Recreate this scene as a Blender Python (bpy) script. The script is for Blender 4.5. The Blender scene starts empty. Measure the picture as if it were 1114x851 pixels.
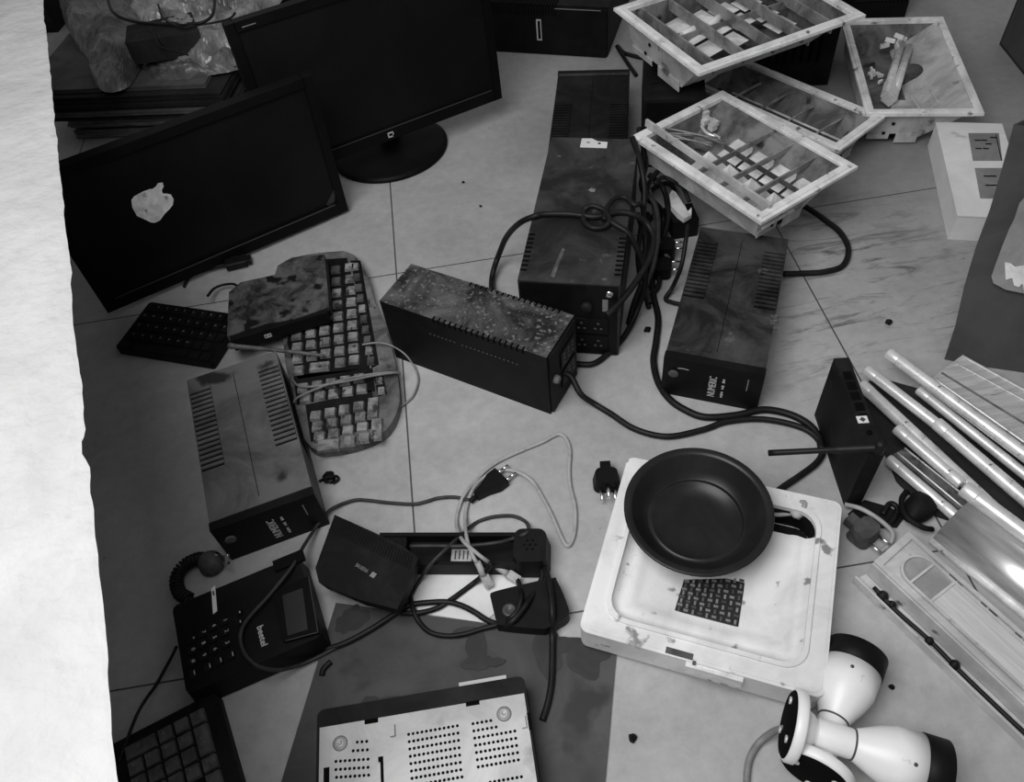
import bpy, bmesh, math, random
from mathutils import Vector, Matrix, noise
R = math.radians
scn = bpy.context.scene
COL = scn.collection
rnd = random.Random(7)

# ------------------------------------------------------------------ camera (recovered from the floor joints)
FPX, CX, CY = 870.0, 557.0, 425.5
PITCH, ROLL, YAW = 0.885794672, -0.134563398, 0.0350080254
CAM = Vector((0.1525098, -1.2034580, 1.0553967))
_cp, _sp = math.cos(PITCH), math.sin(PITCH)
_fw = Vector((math.sin(YAW) * _cp, math.cos(YAW) * _cp, -_sp))
_r0 = Vector((math.cos(YAW), -math.sin(YAW), 0)); _u0 = _r0.cross(_fw)
_r = math.cos(ROLL) * _r0 + math.sin(ROLL) * _u0
_u = -math.sin(ROLL) * _r0 + math.cos(ROLL) * _u0
def at(px, py, z=0.0):
    """point of the place at height z that the photograph shows at pixel px, py"""
    d = (px - CX) / FPX * _r - (py - CY) / FPX * _u + _fw
    return CAM + d * ((z - CAM.z) / d.z)
cd = bpy.data.cameras.new('camera'); cam = bpy.data.objects.new('camera', cd); COL.objects.link(cam)
cam.matrix_world = Matrix(((_r.x, _u.x, -_fw.x, CAM.x), (_r.y, _u.y, -_fw.y, CAM.y), (_r.z, _u.z, -_fw.z, CAM.z), (0, 0, 0, 1)))
cd.sensor_width = 36; cd.lens = FPX / 1114 * 36; cd.clip_start = .01
scn.camera = cam

# ------------------------------------------------------------------ materials
def mat(name, base, rough=.5, metal=0., dust=None, amount=.5, scale=12., bump=0., spec=.35, spots=None, spot_scale=60., spot_amt=.4, bscale=None, trans=0., stretch=None, bdist=.004):
    m = bpy.data.materials.new(name); m.use_nodes = True
    nt = m.node_tree; N = nt.nodes; K = nt.links
    b = N['Principled BSDF']
    b.inputs['Roughness'].default_value = rough; b.inputs['Metallic'].default_value = metal
    b.inputs['Specular IOR Level'].default_value = spec
    if trans: b.inputs['Transmission Weight'].default_value = trans
    g = lambda v: (v, v, v, 1)
    b.inputs['Base Color'].default_value = g(base)
    tc = N.new('ShaderNodeTexCoord'); src = tc.outputs['Object']
    if stretch:
        mp = N.new('ShaderNodeMapping'); mp.inputs['Scale'].default_value = stretch; K.new(src, mp.inputs[0]); src = mp.outputs[0]
    col = None
    if dust is not None:
        n = N.new('ShaderNodeTexNoise'); n.inputs['Scale'].default_value = scale; n.inputs['Detail'].default_value = 9; n.inputs['Roughness'].default_value = .68
        n.inputs['Distortion'].default_value = .6
        K.new(src, n.inputs['Vector'])
        cr = N.new('ShaderNodeValToRGB'); lo = .5 + (.5 - amount) * .3
        cr.color_ramp.elements[0].position = max(0, lo - .10); cr.color_ramp.elements[1].position = min(1, lo + .11)
        cr.color_ramp.elements[0].color = g(base); cr.color_ramp.elements[1].color = g(dust)
        K.new(n.outputs['Fac'], cr.inputs[0]); col = cr.outputs[0]
    if spots is not None:
        n2 = N.new('ShaderNodeTexNoise'); n2.inputs['Scale'].default_value = spot_scale; n2.inputs['Detail'].default_value = 4
        K.new(src, n2.inputs['Vector'])
        c2 = N.new('ShaderNodeValToRGB'); p = .70 - .3 * spot_amt
        c2.color_ramp.elements[0].position = p; c2.color_ramp.elements[1].position = p + .07
        c2.color_ramp.elements[0].color = g(0); c2.color_ramp.elements[1].color = g(1)
        K.new(n2.outputs['Fac'], c2.inputs[0])
        mx = N.new('ShaderNodeMix'); mx.data_type = 'RGBA'
        K.new(c2.outputs[0], mx.inputs['Factor'])
        if col: K.new(col, mx.inputs[6])
        else: mx.inputs[6].default_value = g(base)
        mx.inputs[7].default_value = g(spots); col = mx.outputs[2]
    if col: K.new(col, b.inputs['Base Color'])
    if bump:
        n3 = N.new('ShaderNodeTexNoise'); n3.inputs['Scale'].default_value = bscale or scale * 3; n3.inputs['Detail'].default_value = 8
        K.new(src, n3.inputs['Vector'])
        bp = N.new('ShaderNodeBump'); bp.inputs['Strength'].default_value = bump; bp.inputs['Distance'].default_value = bdist
        K.new(n3.outputs['Fac'], bp.inputs['Height']); K.new(bp.outputs[0], b.inputs['Normal'])
    return m

M = {}
M['black'] = mat('black_plastic', .0045, .5, dust=.0085, amount=.4, scale=14, bump=.05, spec=.14)
M['blackdust'] = mat('dusty_black_plastic', .006, .62, dust=.018, amount=.35, scale=9, bump=.1, spec=.14)
M['screen'] = mat('dark_screen', .0062, .4, dust=.0085, amount=.4, scale=5, spec=.12)
M['bezel'] = mat('glossy_black_bezel', .0048, .45, dust=.007, amount=.35, scale=8, spec=.08)
M['trim'] = mat('worn_trim_edge', .06, .4)
M['hole'] = mat('unlit_hollow', .004, .9, spec=.05)
M['upstop'] = mat('dusty_dark_steel', .010, .5, dust=.050, amount=.42, scale=8, bump=.1, spots=.11, spot_scale=34, spot_amt=.12)
M['upsflat'] = mat('dusty_charcoal_steel', .008, .5, dust=.060, amount=.43, scale=9, bump=.08, spots=.15, spot_scale=18, spot_amt=.12, spec=.3)
M['upsgrey'] = mat('thick_dust_on_steel', .065, .75, dust=.135, amount=.58, scale=8, bump=.15, spots=.025, spot_scale=12, spot_amt=.28, spec=.2)
M['upsspeck'] = mat('speckled_dusty_steel', .014, .65, dust=.10, amount=.48, scale=13, bump=.6, bscale=120, spots=.15, spot_scale=150, spot_amt=.38, spec=.2)
M['kb'] = mat('dusty_keyboard_shell', .05, .65, dust=.17, amount=.5, scale=14, bump=.15, spots=.02, spot_scale=26, spot_amt=.3, spec=.2)
M['key'] = mat('dusty_key', .10, .6, dust=.30, amount=.5, scale=34, bump=.15, spots=.04, spot_scale=50, spot_amt=.35, spec=.2)
M['keydark'] = mat('dull_dark_key', .045, .55, dust=.10, amount=.5, scale=30, spec=.3)
M['keyblack'] = mat('black_key', .005, .5, dust=.011, amount=.4, scale=20, spec=.16)
M['legend'] = mat('pale_printed_legend', .5, .6)
M['legenddim'] = mat('rubbed_legend', .22, .6)
M['devtop'] = mat('caked_dust_shell', .014, .75, dust=.10, amount=.52, scale=22, bump=.5, bscale=60, spots=.006, spot_scale=30, spot_amt=.45, spec=.15)
M['enamel'] = mat('soiled_white_enamel', .80, .45, dust=.62, amount=.42, scale=8, bump=.08, spots=.24, spot_scale=40, spot_amt=.22, spec=.4)
M['enameld'] = mat('grimy_cream_enamel', .86, .5, dust=.56, amount=.42, scale=16, bump=.12, spots=.14, spot_scale=40, spot_amt=.2, spec=.35)
M['traybody'] = mat('grimy_pressed_steel', .58, .5, dust=.34, amount=.5, scale=12, bump=.12, spots=.1, spot_scale=20, spot_amt=.15, spec=.4)
M['trayin'] = mat('shaded_grimy_lining', .06, .5, dust=.22, amount=.48, scale=11, bump=.15, spots=.02, spot_scale=24, spot_amt=.3, spec=.4)  # tray insides: grime, with shade put into the dark colour
M['reflector'] = mat('tarnished_reflector', .86, .35, metal=.1, dust=.5, amount=.38, scale=14, bump=.05)
M['blade'] = mat('grimy_grid_blade', .14, .4, metal=.2, dust=.34, amount=.5, scale=18)
M['alu'] = mat('dull_aluminium', .82, .34, metal=.4, dust=.52, amount=.36, scale=16, bump=.05, spots=.14, spot_scale=50, spot_amt=.12)
M['tube'] = mat('silvered_tube', .80, .36, metal=.35, dust=.5, amount=.36, scale=22, spots=.14, spot_scale=60, spot_amt=.26)
M['panelw'] = mat('dirty_white_panel', .6, .4, metal=.2, dust=.42, amount=.5, scale=9, stretch=(1, 14, 1), spots=.1, spot_scale=20, spot_amt=.05)
M['fixture'] = mat('pale_lamp_housing', .6, .42, dust=.42, amount=.5, scale=12, bump=.06, spots=.12, spot_scale=30, spot_amt=.14)
M['lens'] = mat('ribbed_clear_lens', .5, .25, dust=.62, amount=.5, scale=8, stretch=(1, 20, 1), spec=.6)
M['glassgrey'] = mat('grey_glass_lens', .26, .15, dust=.34, amount=.5, scale=20, spec=.6)
M['card'] = mat('grey_cardboard', .075, .85, dust=.055, amount=.5, scale=6, bump=.12, bscale=40, spec=.1)
M['cardlight'] = mat('torn_pale_cardboard', .28, .85, dust=.2, amount=.5, scale=9, spec=.1)
M['print'] = mat('white_print', .75, .7, dust=.5, amount=.3, scale=30)
M['boxw'] = mat('white_box_steel', .86, .5, dust=.72, amount=.5, scale=6, spots=.4, spot_scale=16, spot_amt=.06)
M['boxside'] = mat('shaded_box_side', .42, .55, dust=.34, amount=.5, scale=9)
M['paperw'] = mat('white_paper', .78, .8, dust=.66, amount=.5, scale=10, spots=.5, spot_scale=20, spot_amt=.1, spec=.1)
M['paperold'] = mat('old_brown_paper', .20, .9, dust=.10, amount=.5, scale=22, bump=.4, spec=.05, stretch=(1, 1, 14))
M['folder'] = mat('dark_folder_board', .02, .85, dust=.035, amount=.5, scale=10, spec=.1)
M['folderl'] = mat('faded_folder_board', .12, .85, dust=.08, amount=.5, scale=12, spec=.1)
M['bag'] = mat('crumpled_clear_film', .36, .3, dust=.12, amount=.45, scale=10, bump=.3, bscale=40, spec=.8)
M['bagd'] = mat('smoky_film', .07, .35, dust=.2, amount=.42, scale=9, bump=.3, bscale=40, spec=.6)
M['rubber'] = mat('black_rubber_flex', .006, .5, dust=.012, amount=.4, scale=40, spec=.25)
M['rubberg'] = mat('dusty_grey_flex', .05, .6, dust=.09, amount=.5, scale=40, spec=.25)
M['cablew'] = mat('pale_grey_cable', .4, .5, dust=.3, amount=.4, scale=50)
M['cableg'] = mat('mid_grey_cable', .17, .5, dust=.25, amount=.4, scale=50)
M['clear'] = mat('clear_connector', .42, .15, spec=.6, dust=.55, amount=.5, scale=90)
M['chrome'] = mat('bright_pin_metal', .85, .2, metal=1.)
M['white'] = mat('white_painted_metal', .82, .35, dust=.74, amount=.4, scale=8, spots=.3, spot_scale=30, spot_amt=.03, spec=.45)
M['sheet'] = mat('scuffed_grey_sheet', .042, .55, dust=.07, amount=.5, scale=7, spots=.025, spot_scale=8, spot_amt=.3, bump=.05)
M['perf'] = mat('pale_zinc_plate', .5, .42, metal=.25, dust=.36, amount=.48, scale=9, bump=.04, spots=.28, spot_scale=14, spot_amt=.15)
M['pan'] = mat('dark_steel_bowl', .010, .34, metal=.1, dust=.018, amount=.45, scale=9, spec=.35, bump=.04)
M['mesh'] = mat('woven_lens', .16, .3, dust=.26, amount=.5, scale=60, spec=.6)
M['lcd'] = mat('dull_lcd', .02, .3, dust=.028, amount=.5, scale=10, spec=.4)
M['cloth'] = mat('white_rag', .7, .7, dust=.4, amount=.4, scale=20)
M['trough'] = mat('polished_trough_metal', .74, .33, metal=.75, dust=.5, amount=.35, scale=9, stretch=(1, 9, 9))
M['flex'] = mat('greyed_flex', .022, .55, dust=.04, amount=.5, scale=40, spec=.3)
M['keymid'] = mat('worn_charcoal_key', .06, .5, dust=.13, amount=.5, scale=40, spec=.35)
M['rust'] = mat('dusty_metal_rod', .07, .6, metal=.3, dust=.16, amount=.5, scale=30, bump=.2)

# floor: polished stone tiles of .75 m with thin dark joints, streaks of dried mud
def floor_mat():
    m = bpy.data.materials.new('grey_stone_tiles'); m.use_nodes = True
    nt = m.node_tree; N = nt.nodes; K = nt.links; b = N['Principled BSDF']
    b.inputs['Roughness'].default_value = .5; b.inputs['Specular IOR Level'].default_value = .3
    g = lambda v: (v, v, v, 1)
    tc = N.new('ShaderNodeTexCoord')
    def noise_(scale, detail, rough, dist=0., vec=None):
        n = N.new('ShaderNodeTexNoise'); n.inputs['Scale'].default_value = scale; n.inputs['Detail'].default_value = detail
        n.inputs['Roughness'].default_value = rough; n.inputs['Distortion'].default_value = dist
        K.new(vec or tc.outputs['Object'], n.inputs['Vector']); return n.outputs['Fac']
    def ramp(f, p0, p1, c0, c1):
        c = N.new('ShaderNodeValToRGB'); e = c.color_ramp.elements
        e[0].position = p0; e[1].position = p1; e[0].color = g(c0); e[1].color = g(c1); K.new(f, c.inputs[0]); return c.outputs[0]
    def math_(op, a, bb=None, cc=None):
        n = N.new('ShaderNodeMath'); n.operation = op
        for i, v in enumerate((a, bb, cc)):
            if v is None: continue
            if isinstance(v, (int, float)): n.inputs[i].default_value = v
            else: K.new(v, n.inputs[i])
        return n.outputs[0]
    def mix(f, a, bb, mode='MIX'):
        n = N.new('ShaderNodeMix'); n.data_type = 'RGBA'; n.blend_type = mode
        if isinstance(f, (int, float)): n.inputs['Factor'].default_value = f
        else: K.new(f, n.inputs['Factor'])
        for i, v in ((6, a), (7, bb)):
            if isinstance(v, (int, float)): n.inputs[i].default_value = g(v)
            else: K.new(v, n.inputs[i])
        return n.outputs[2]
    base = ramp(noise_(3.2, 8, .62, .5), .3, .72, .33, .50)
    fine = ramp(noise_(46, 6, .7), .3, .75, .86, 1.1)
    col = mix(1., base, fine, 'MULTIPLY')
    specks = ramp(noise_(85, 2, .5), .755, .79, 0, 1)
    col = mix(specks, col, .16)
    mp = N.new('ShaderNodeMapping'); mp.inputs['Rotation'].default_value = (0, 0, R(-28)); mp.inputs['Scale'].default_value = (2.4, 13, 1)
    K.new(tc.outputs['Object'], mp.inputs[0])
    st = ramp(noise_(2.6, 9, .72, 1.2, mp.outputs[0]), .52, .66, 0, 1)
    sx = N.new('ShaderNodeSeparateXYZ'); K.new(tc.outputs['Object'], sx.inputs[0])
    # dried mud only round the spot right of the flat power box
    dx = math_('SUBTRACT', sx.outputs[0], .80); dy = math_('SUBTRACT', sx.outputs[1], -.21)
    d = math_('SQRT', math_('ADD', math_('MULTIPLY', dx, dx), math_('MULTIPLY', dy, math_('MULTIPLY', dy, 1.3))))
    mask = ramp(d, .12, .36, 1, 0)
    col = mix(math_('MULTIPLY', math_('MULTIPLY', st, mask), .95), col, .075)
    dx2 = math_('SUBTRACT', sx.outputs[0], 1.0); dy2 = math_('SUBTRACT', sx.outputs[1], .38)
    d2 = math_('ADD', math_('SQRT', math_('ADD', math_('MULTIPLY', dx2, dx2), math_('MULTIPLY', dy2, dy2))), math_('MULTIPLY', math_('SUBTRACT', noise_(4., 6, .6), .5), .5))
    col = mix(math_('MULTIPLY', ramp(d2, .25, .75, 1, 0), .55), col, .12)
    def joint(o, w):
        f = math_('FRACT', math_('ADD', math_('DIVIDE', o, .75), 20.5))
        a = math_('ABSOLUTE', math_('SUBTRACT', f, .5))
        return math_('LESS_THAN', a, w / .75)
    j = math_('MAXIMUM', math_('MULTIPLY', joint(sx.outputs[0], .0014), math_('LESS_THAN', sx.outputs[0], 1.2)), math_('MULTIPLY', joint(sx.outputs[1], .0013), math_('LESS_THAN', sx.outputs[1], .5)))
    col = mix(j, col, .07)
    K.new(col, b.inputs['Base Color'])
    bp = N.new('ShaderNodeBump'); bp.inputs['Strength'].default_value = .06; bp.inputs['Distance'].default_value = .003
    K.new(noise_(30, 8, .7), bp.inputs['Height']); K.new(bp.outputs[0], b.inputs['Normal'])
    return m
M['floor'] = floor_mat()
M['plaster'] = mat('rough_white_plaster', .52, .85, dust=.455, amount=.5, scale=7, bump=1., bscale=30, bdist=.007, spots=.40, spot_scale=34, spot_amt=.02, spec=.1)

# ------------------------------------------------------------------ mesh helpers
def new(): return bmesh.new()
def T(x, y, z): return Matrix.Translation((x, y, z))
def RZ(a): return Matrix.Rotation(a, 4, 'Z')
def RX(a): return Matrix.Rotation(a, 4, 'X')
def RY(a): return Matrix.Rotation(a, 4, 'Y')
def addmesh(bm, verts, faces, mi=0, mtx=None, bevel=0., seg=2, smooth=False):
    vs = [bm.verts.new(mtx @ Vector(v) if mtx else Vector(v)) for v in verts]
    fs = []
    for f in faces:
        try:
            ff = bm.faces.new([vs[i] for i in f]); ff.material_index = mi; ff.smooth = smooth; fs.append(ff)
        except ValueError: pass
    if bevel:
        es = list({e for f in fs for e in f.edges if len(e.link_faces) == 2 and e.calc_face_angle(0) > .4})
        r = bmesh.ops.bevel(bm, geom=es, offset=bevel, segments=seg, profile=.5, affect='EDGES', clamp_overlap=True)
        for f in r['faces']: f.material_index = mi; f.smooth = True
    return vs
def box(bm, c, s, mi=0, mtx=None, bevel=0., seg=2):
    x, y, z = s[0] / 2, s[1] / 2, s[2] / 2
    v = [(c[0] + a * x, c[1] + b * y, c[2] + d * z) for d in (-1, 1) for b in (-1, 1) for a in (-1, 1)]
    addmesh(bm, v, [(0, 2, 3, 1), (4, 5, 7, 6), (0, 1, 5, 4), (2, 6, 7, 3), (0, 4, 6, 2), (1, 3, 7, 5)], mi, mtx, bevel, seg)
def prism(bm, pts, z0, z1, mi=0, mtx=None, bevel=0., seg=2, top=None):
    n = len(pts); t = top or pts
    a = sum(pts[i][0] * pts[(i + 1) % n][1] - pts[(i + 1) % n][0] * pts[i][1] for i in range(n))
    if a < 0: pts = pts[::-1]; t = t[::-1]
    zf = (lambda k, i: k[i] if isinstance(k, (list, tuple)) else k)
    v = [(p[0], p[1], zf(z0, i)) for i, p in enumerate(pts)] + [(p[0], p[1], zf(z1, i)) for i, p in enumerate(t)]
    f = [tuple(range(n - 1, -1, -1)), tuple(range(n, 2 * n))] + [(i, (i + 1) % n, n + (i + 1) % n, n + i) for i in range(n)]
    addmesh(bm, v, f, mi, mtx, bevel, seg)
def rrect(w, l, r, n=5, cx=0, cy=0):
    o = []
    for sx, sy, a0 in ((1, 1, 0), (-1, 1, 90), (-1, -1, 180), (1, -1, 270)):
        for k in range(n + 1):
            a = R(a0 + 90 * k / n); o.append((cx + sx * (w / 2 - r) + r * math.cos(a), cy + sy * (l / 2 - r) + r * math.sin(a)))
    return o
def lathe(bm, prof, n=32, mi=0, mtx=None, smooth=True):
    v = []; f = []
    for r, z in prof:
        for k in range(n):
            a = 2 * math.pi * k / n; v.append((r * math.cos(a), r * math.sin(a), z))
    for i in range(len(prof) - 1):
        for k in range(n):
            f.append((i * n + k, i * n + (k + 1) % n, (i + 1) * n + (k + 1) % n, (i + 1) * n + k))
    if prof[0][0] > 1e-6: f.append(tuple(range(n - 1, -1, -1)))
    if prof[-1][0] > 1e-6: f.append(tuple(range((len(prof) - 1) * n, len(prof) * n)))
    vs = addmesh(bm, v, f, mi, mtx, smooth=False)
    for vv in vs:
        for ff in vv.link_faces:
            if len(ff.verts) == 4: ff.smooth = smooth
def axis_mtx(p0, p1):
    d = (Vector(p1) - Vector(p0)); q = d.to_track_quat('Z', 'Y')
    return Matrix.Translation(p0) @ q.to_matrix().to_4x4()
def cyl(bm, p0, p1, r0, r1=None, n=16, mi=0):
    r1 = r0 if r1 is None else r1
    L = (Vector(p1) - Vector(p0)).length
    lathe(bm, [(r0, 0), (r1, L)], n, mi, axis_mtx(p0, p1))
def smooth_path(pts, k=6):
    P = [Vector(p) for p in pts]
    if len(P) < 3: return P
    P = [2 * P[0] - P[1]] + P + [2 * P[-1] - P[-2]]
    o = []
    for i in range(1, len(P) - 2):
        a, b, c, d = P[i - 1:i + 3]
        for j in range(k):
            t = j / k
            o.append(.5 * ((2 * b) + (c - a) * t + (2 * a - 5 * b + 4 * c - d) * t * t + (3 * b - a - 3 * c + d) * t ** 3))
    o.append(P[-2]); return o
def tube(bm, pts, r, n=8, mi=0, k=6):
    P = smooth_path(pts, k); Np = len(P)
    v = []; f = []; up = Vector((0, 0, 1)); prev = None
    for i, p in enumerate(P):
        t = (P[min(i + 1, Np - 1)] - P[max(i - 1, 0)]).normalized()
        if prev is None: s = t.cross(up if abs(t.z) < .9 else Vector((1, 0, 0))).normalized()
        else: s = (prev - t * prev.dot(t)).normalized()
        prev = s; u = s.cross(t)
        rr = r(i / (Np - 1)) if callable(r) else r
        for j in range(n):
            a = 2 * math.pi * j / n; v.append(p + (s * math.cos(a) + u * math.sin(a)) * rr)
    for i in range(Np - 1):
        for j in range(n): f.append((i * n + j, i * n + (j + 1) % n, (i + 1) * n + (j + 1) % n, (i + 1) * n + j))
    f += [tuple(range(n - 1, -1, -1)), tuple(range((Np - 1) * n, Np * n))]
    vs = addmesh(bm, v, f, mi)
    for vv in vs:
        for ff in vv.link_faces:
            if len(ff.verts) == 4: ff.smooth = True
def text(bm, s, size, mtx, mi=0, ext=.0002, ax='CENTER', xs=1., bold=0.):
    cu = bpy.data.curves.new('t', 'FONT'); cu.body = s; cu.size = size; cu.extrude = ext; cu.align_x = ax; cu.align_y = 'CENTER'; cu.resolution_u = 2; cu.offset = bold
    o = bpy.data.objects.new('t', cu); COL.objects.link(o)
    dg = bpy.context.evaluated_depsgraph_get()
    me = bpy.data.meshes.new_from_object(o.evaluated_get(dg))
    addmesh(bm, [(v.co.x * xs, v.co.y, v.co.z) for v in me.vertices], [tuple(p.vertices) for p in me.polygons], mi, mtx)
    bpy.data.objects.remove(o); bpy.data.curves.remove(cu); bpy.data.meshes.remove(me)

# ------------------------------------------------------------------ object helpers
MTX = {}
def frame(pa, pb, pc, z):
    """front edge pa>pb, back on pc's side, all seen at height z: (centre at floor, angle, width, length)"""
    a, b, c = at(*pa, z), at(*pb, z), at(*pc, z)
    x = (b - a); w = x.length; x /= w; y = Vector((-x.y, x.x, 0)); l = (c - a).dot(y)
    m = (a + x * w / 2 + y * l / 2); m.z = 0
    return m, math.atan2(x.y, x.x), w, l
def frame4(ps, z):
    """rectangle fitted to four corners seen at height z (front-left, front-right, back-right, back-left)"""
    P_ = [at(x, y, z) for x, y in ps]
    x = (P_[1] - P_[0]) + (P_[2] - P_[3]); y = (P_[3] - P_[0]) + (P_[2] - P_[1])
    v = x + Vector((y.y, -y.x, 0)); m = (P_[0] + P_[1] + P_[2] + P_[3]) / 4; m.z = 0
    return m, math.atan2(v.y, v.x), x.length / 2, y.length / 2
def props(o, label, cat, group=None):
    o['label'] = label; o['category'] = cat
    if group: o['group'] = group
def thing(name, label, cat, loc=(0, 0, 0), rotz=0., group=None, mtx=None):
    o = bpy.data.objects.new(name, None); COL.objects.link(o); o.empty_display_size = .05
    m = mtx if mtx is not None else Matrix.Translation(loc) @ RZ(rotz)
    o.matrix_world = m; MTX[o.name] = m
    props(o, label, cat, group); return o
def obj(name, bm, mats, parent=None, label=None):
    bmesh.ops.recalc_face_normals(bm, faces=bm.faces)
    off = None
    if parent is None:
        vs = [v.co for v in bm.verts]
        off = Vector(((min(v.x for v in vs) + max(v.x for v in vs)) / 2, (min(v.y for v in vs) + max(v.y for v in vs)) / 2, min(v.z for v in vs)))
        bmesh.ops.translate(bm, verts=bm.verts, vec=-off)
    me = bpy.data.meshes.new(name); bm.to_mesh(me); bm.free()
    for m in (mats if isinstance(mats, (list, tuple)) else [mats]): me.materials.append(M[m] if isinstance(m, str) else m)
    o = bpy.data.objects.new(name, me); COL.objects.link(o)
    if parent is not None: o.parent = parent
    else: o.location = off
    if label: o['label'] = label
    return o
def solo(name, bm, mats, label, cat, group=None):
    o = obj(name, bm, mats); props(o, label, cat, group); return o
def loc(t, px, py, z):
    return MTX[t.name].inverted() @ at(px, py, z)
def cable(pts, r, m, name, label, cat='cable', group=None, n=8, parent=None):
    b = new(); P_ = [p if isinstance(p, Vector) else at(*p) for p in pts]
    if parent is not None:
        iv_ = MTX[parent.name].inverted(); P_ = [iv_ @ p for p in P_]
    tube(b, P_, r, n, k=6)
    if parent is not None: return obj(name, b, m, parent)
    return solo(name, b, m, label, cat, group)

# ================================================================== SETTING
bm = new(); addmesh(bm, [(-2.6, -2.2, 0), (2.8, -2.2, 0), (2.8, 2.6, 0), (-2.6, 2.6, 0)], [(0, 1, 2, 3)])
me = bpy.data.meshes.new('floor'); bm.to_mesh(me); bm.free(); me.materials.append(M['floor'])
fl = bpy.data.objects.new('floor', me); COL.objects.link(fl); fl['kind'] = 'structure'
# white plastered parapet ledge, its edge undercut
HZ = .5
e0, e1 = at(47, 0, HZ), at(130, 851, HZ)
ed = (e1 - e0).normalized(); nl = Vector((ed.y, -ed.x, 0))
if nl.x > 0: nl = -nl
bm = new()
rows = []; NS = 240; a0 = e0 - ed * .55; Ltot = (e1 - e0).length + .95
for i in range(NS + 1):
    s = Ltot * i / NS; p = a0 + ed * s
    w = .0035 * noise.noise(Vector((s * 9, 0, 3))) + .0018 * noise.noise(Vector((s * 45, 2, 3)))
    chip = .007 * math.exp(-((s - 1.56) / .012) ** 2)
    rows.append([p + nl * (w + .000 + chip) + Vector((0, 0, 0)), p + nl * (.004 + w * .8) + Vector((0, 0, .0004)), p + nl * .03 + Vector((0, 0, .0005)),
                 p + nl * .95 + Vector((0, 0, .0005)), p + nl * .95 - Vector((0, 0, HZ)), p + nl * .50 - Vector((0, 0, HZ)), p + nl * .50 - Vector((0, 0, .27)),
                 p + nl * (w + chip + .004) - Vector((0, 0, .004))])
nv = 8; v = [q for r_ in rows for q in r_]; f = []
for i in range(NS):
    for j in range(nv): f.append((i * nv + j, (i + 1) * nv + j, (i + 1) * nv + (j + 1) % nv, i * nv + (j + 1) % nv))
f += [tuple(range(nv)), tuple(range(NS * nv + nv - 1, NS * nv - 1, -1))]
addmesh(bm, v, f)
wl = obj('wall_left', bm, 'plaster'); wl['kind'] = 'structure'

# ================================================================== MONITORS
SCR = {}
def make_monitor(P, label, stand):
    x, y, z, yaw, tilt, roll, W, H = P
    d = Vector((math.cos(yaw) * math.cos(roll), math.sin(yaw) * math.cos(roll), math.sin(roll)))
    n = Vector((-math.sin(yaw), math.cos(yaw), 0)); up0 = d.cross(n)
    up = math.cos(tilt) * up0 + math.sin(tilt) * n; back = up.cross(d) * -1
    back = d.cross(up) * -1  # away from the viewer
    if back.dot(n) < 0: back = -back
    m = Matrix(((d.x, back.x, up.x, x), (d.y, back.y, up.y, y), (d.z, back.z, up.z, z), (0, 0, 0, 1)))
    t = thing('monitor', label, 'monitor', mtx=m, group='flat screen monitors')
    bz = .018; bb = .026
    b = new()
    def fr(x0, x1, z0, z1): box(b, ((x0 + x1) / 2, .011, (z0 + z1) / 2), (x1 - x0, .022, z1 - z0), bevel=.003)
    fr(-W / 2, -W / 2 + bz, 0, H); fr(W / 2 - bz, W / 2, 0, H); fr(-W / 2 + bz - .002, W / 2 - bz + .002, H - bz, H); fr(-W / 2 + bz - .002, W / 2 - bz + .002, 0, bb)
    obj('bezel', b, 'bezel', t)
    b = new(); box(b, (0, .010, (bb + H - bz) / 2), (W - 2 * bz + .004, .010, H - bz - bb + .004)); scr = obj('screen', b, 'screen', t)
    b = new(); prism(b, rrect(W - .03, H - .03, .02, 4, 0, H / 2), .022, .034, mtx=Matrix(((1, 0, 0, 0), (0, 0, 1, 0), (0, 1, 0, 0), (0, 0, 0, 1))))
    prism(b, rrect(W * .6, H * .55, .02, 4, 0, H / 2), .034, .055, mtx=Matrix(((1, 0, 0, 0), (0, 0, 1, 0), (0, 1, 0, 0), (0, 0, 0, 1))))
    obj('back_shell', b, 'black', t)
    b = new(); box(b, (0, -.0006, bb + .0005), (W - .05, .0016, .0012)); obj('trim_strip', b, 'trim', t)
    SCR[t.name] = scr; return t, W, H, m
t, W, H, m2 = make_monitor([-.3263, .1071, .012, .4262, -.03, -.0134, .517, .3105], 'black flat screen monitor without a stand, white torn paper patch stuck on its screen', False)
def on_screen(t, m, px, py):
    # intersect the sight line with the front of the panel
    dd = ((px - CX) / FPX * _r - (py - CY) / FPX * _u + _fw); mi = m.inverted()
    o = mi @ CAM; e = mi.to_3x3() @ dd; k = (.004 - o.y) / e.y; q = o + e * k; return q.x, q.z
out = [(143, 218), (146, 214), (155, 209), (158, 208), (163, 206), (166, 206), (170, 203), (172, 199.5), (177, 199), (178, 203), (176, 207), (177, 211), (181, 211), (186, 212), (189, 217), (188, 223), (184, 228), (179, 233), (174, 240), (168, 242.5), (164, 242), (158, 239), (149, 235), (144, 226)]
b = new(); pts = [on_screen(t, m2, *p) for p in out]
prism(b, pts, -.0049, -.0040, mtx=Matrix(((1, 0, 0, 0), (0, 0, -1, 0), (0, 1, 0, 0), (0, 0, 0, 1))))
M['patch'] = mat('torn_paper_patch', .92, .85, dust=.62, amount=.5, scale=40, bump=.3, spots=.3, spot_scale=70, spot_amt=.3, spec=.05)
obj('paper_patch', b, 'patch', SCR[t.name], 'torn white paper patch')
b = new(); pts = [on_screen(t, m2, *p) for p in ((355, 223), (363, 207), (365, 208), (364, 219), (360, 225))]
prism(b, pts, -.0049, -.0043, mtx=Matrix(((1, 0, 0, 0), (0, 0, -1, 0), (0, 1, 0, 0), (0, 0, 0, 1))))
obj('scuff', b, 'lcd', SCR[t.name]); tM = t
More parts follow.
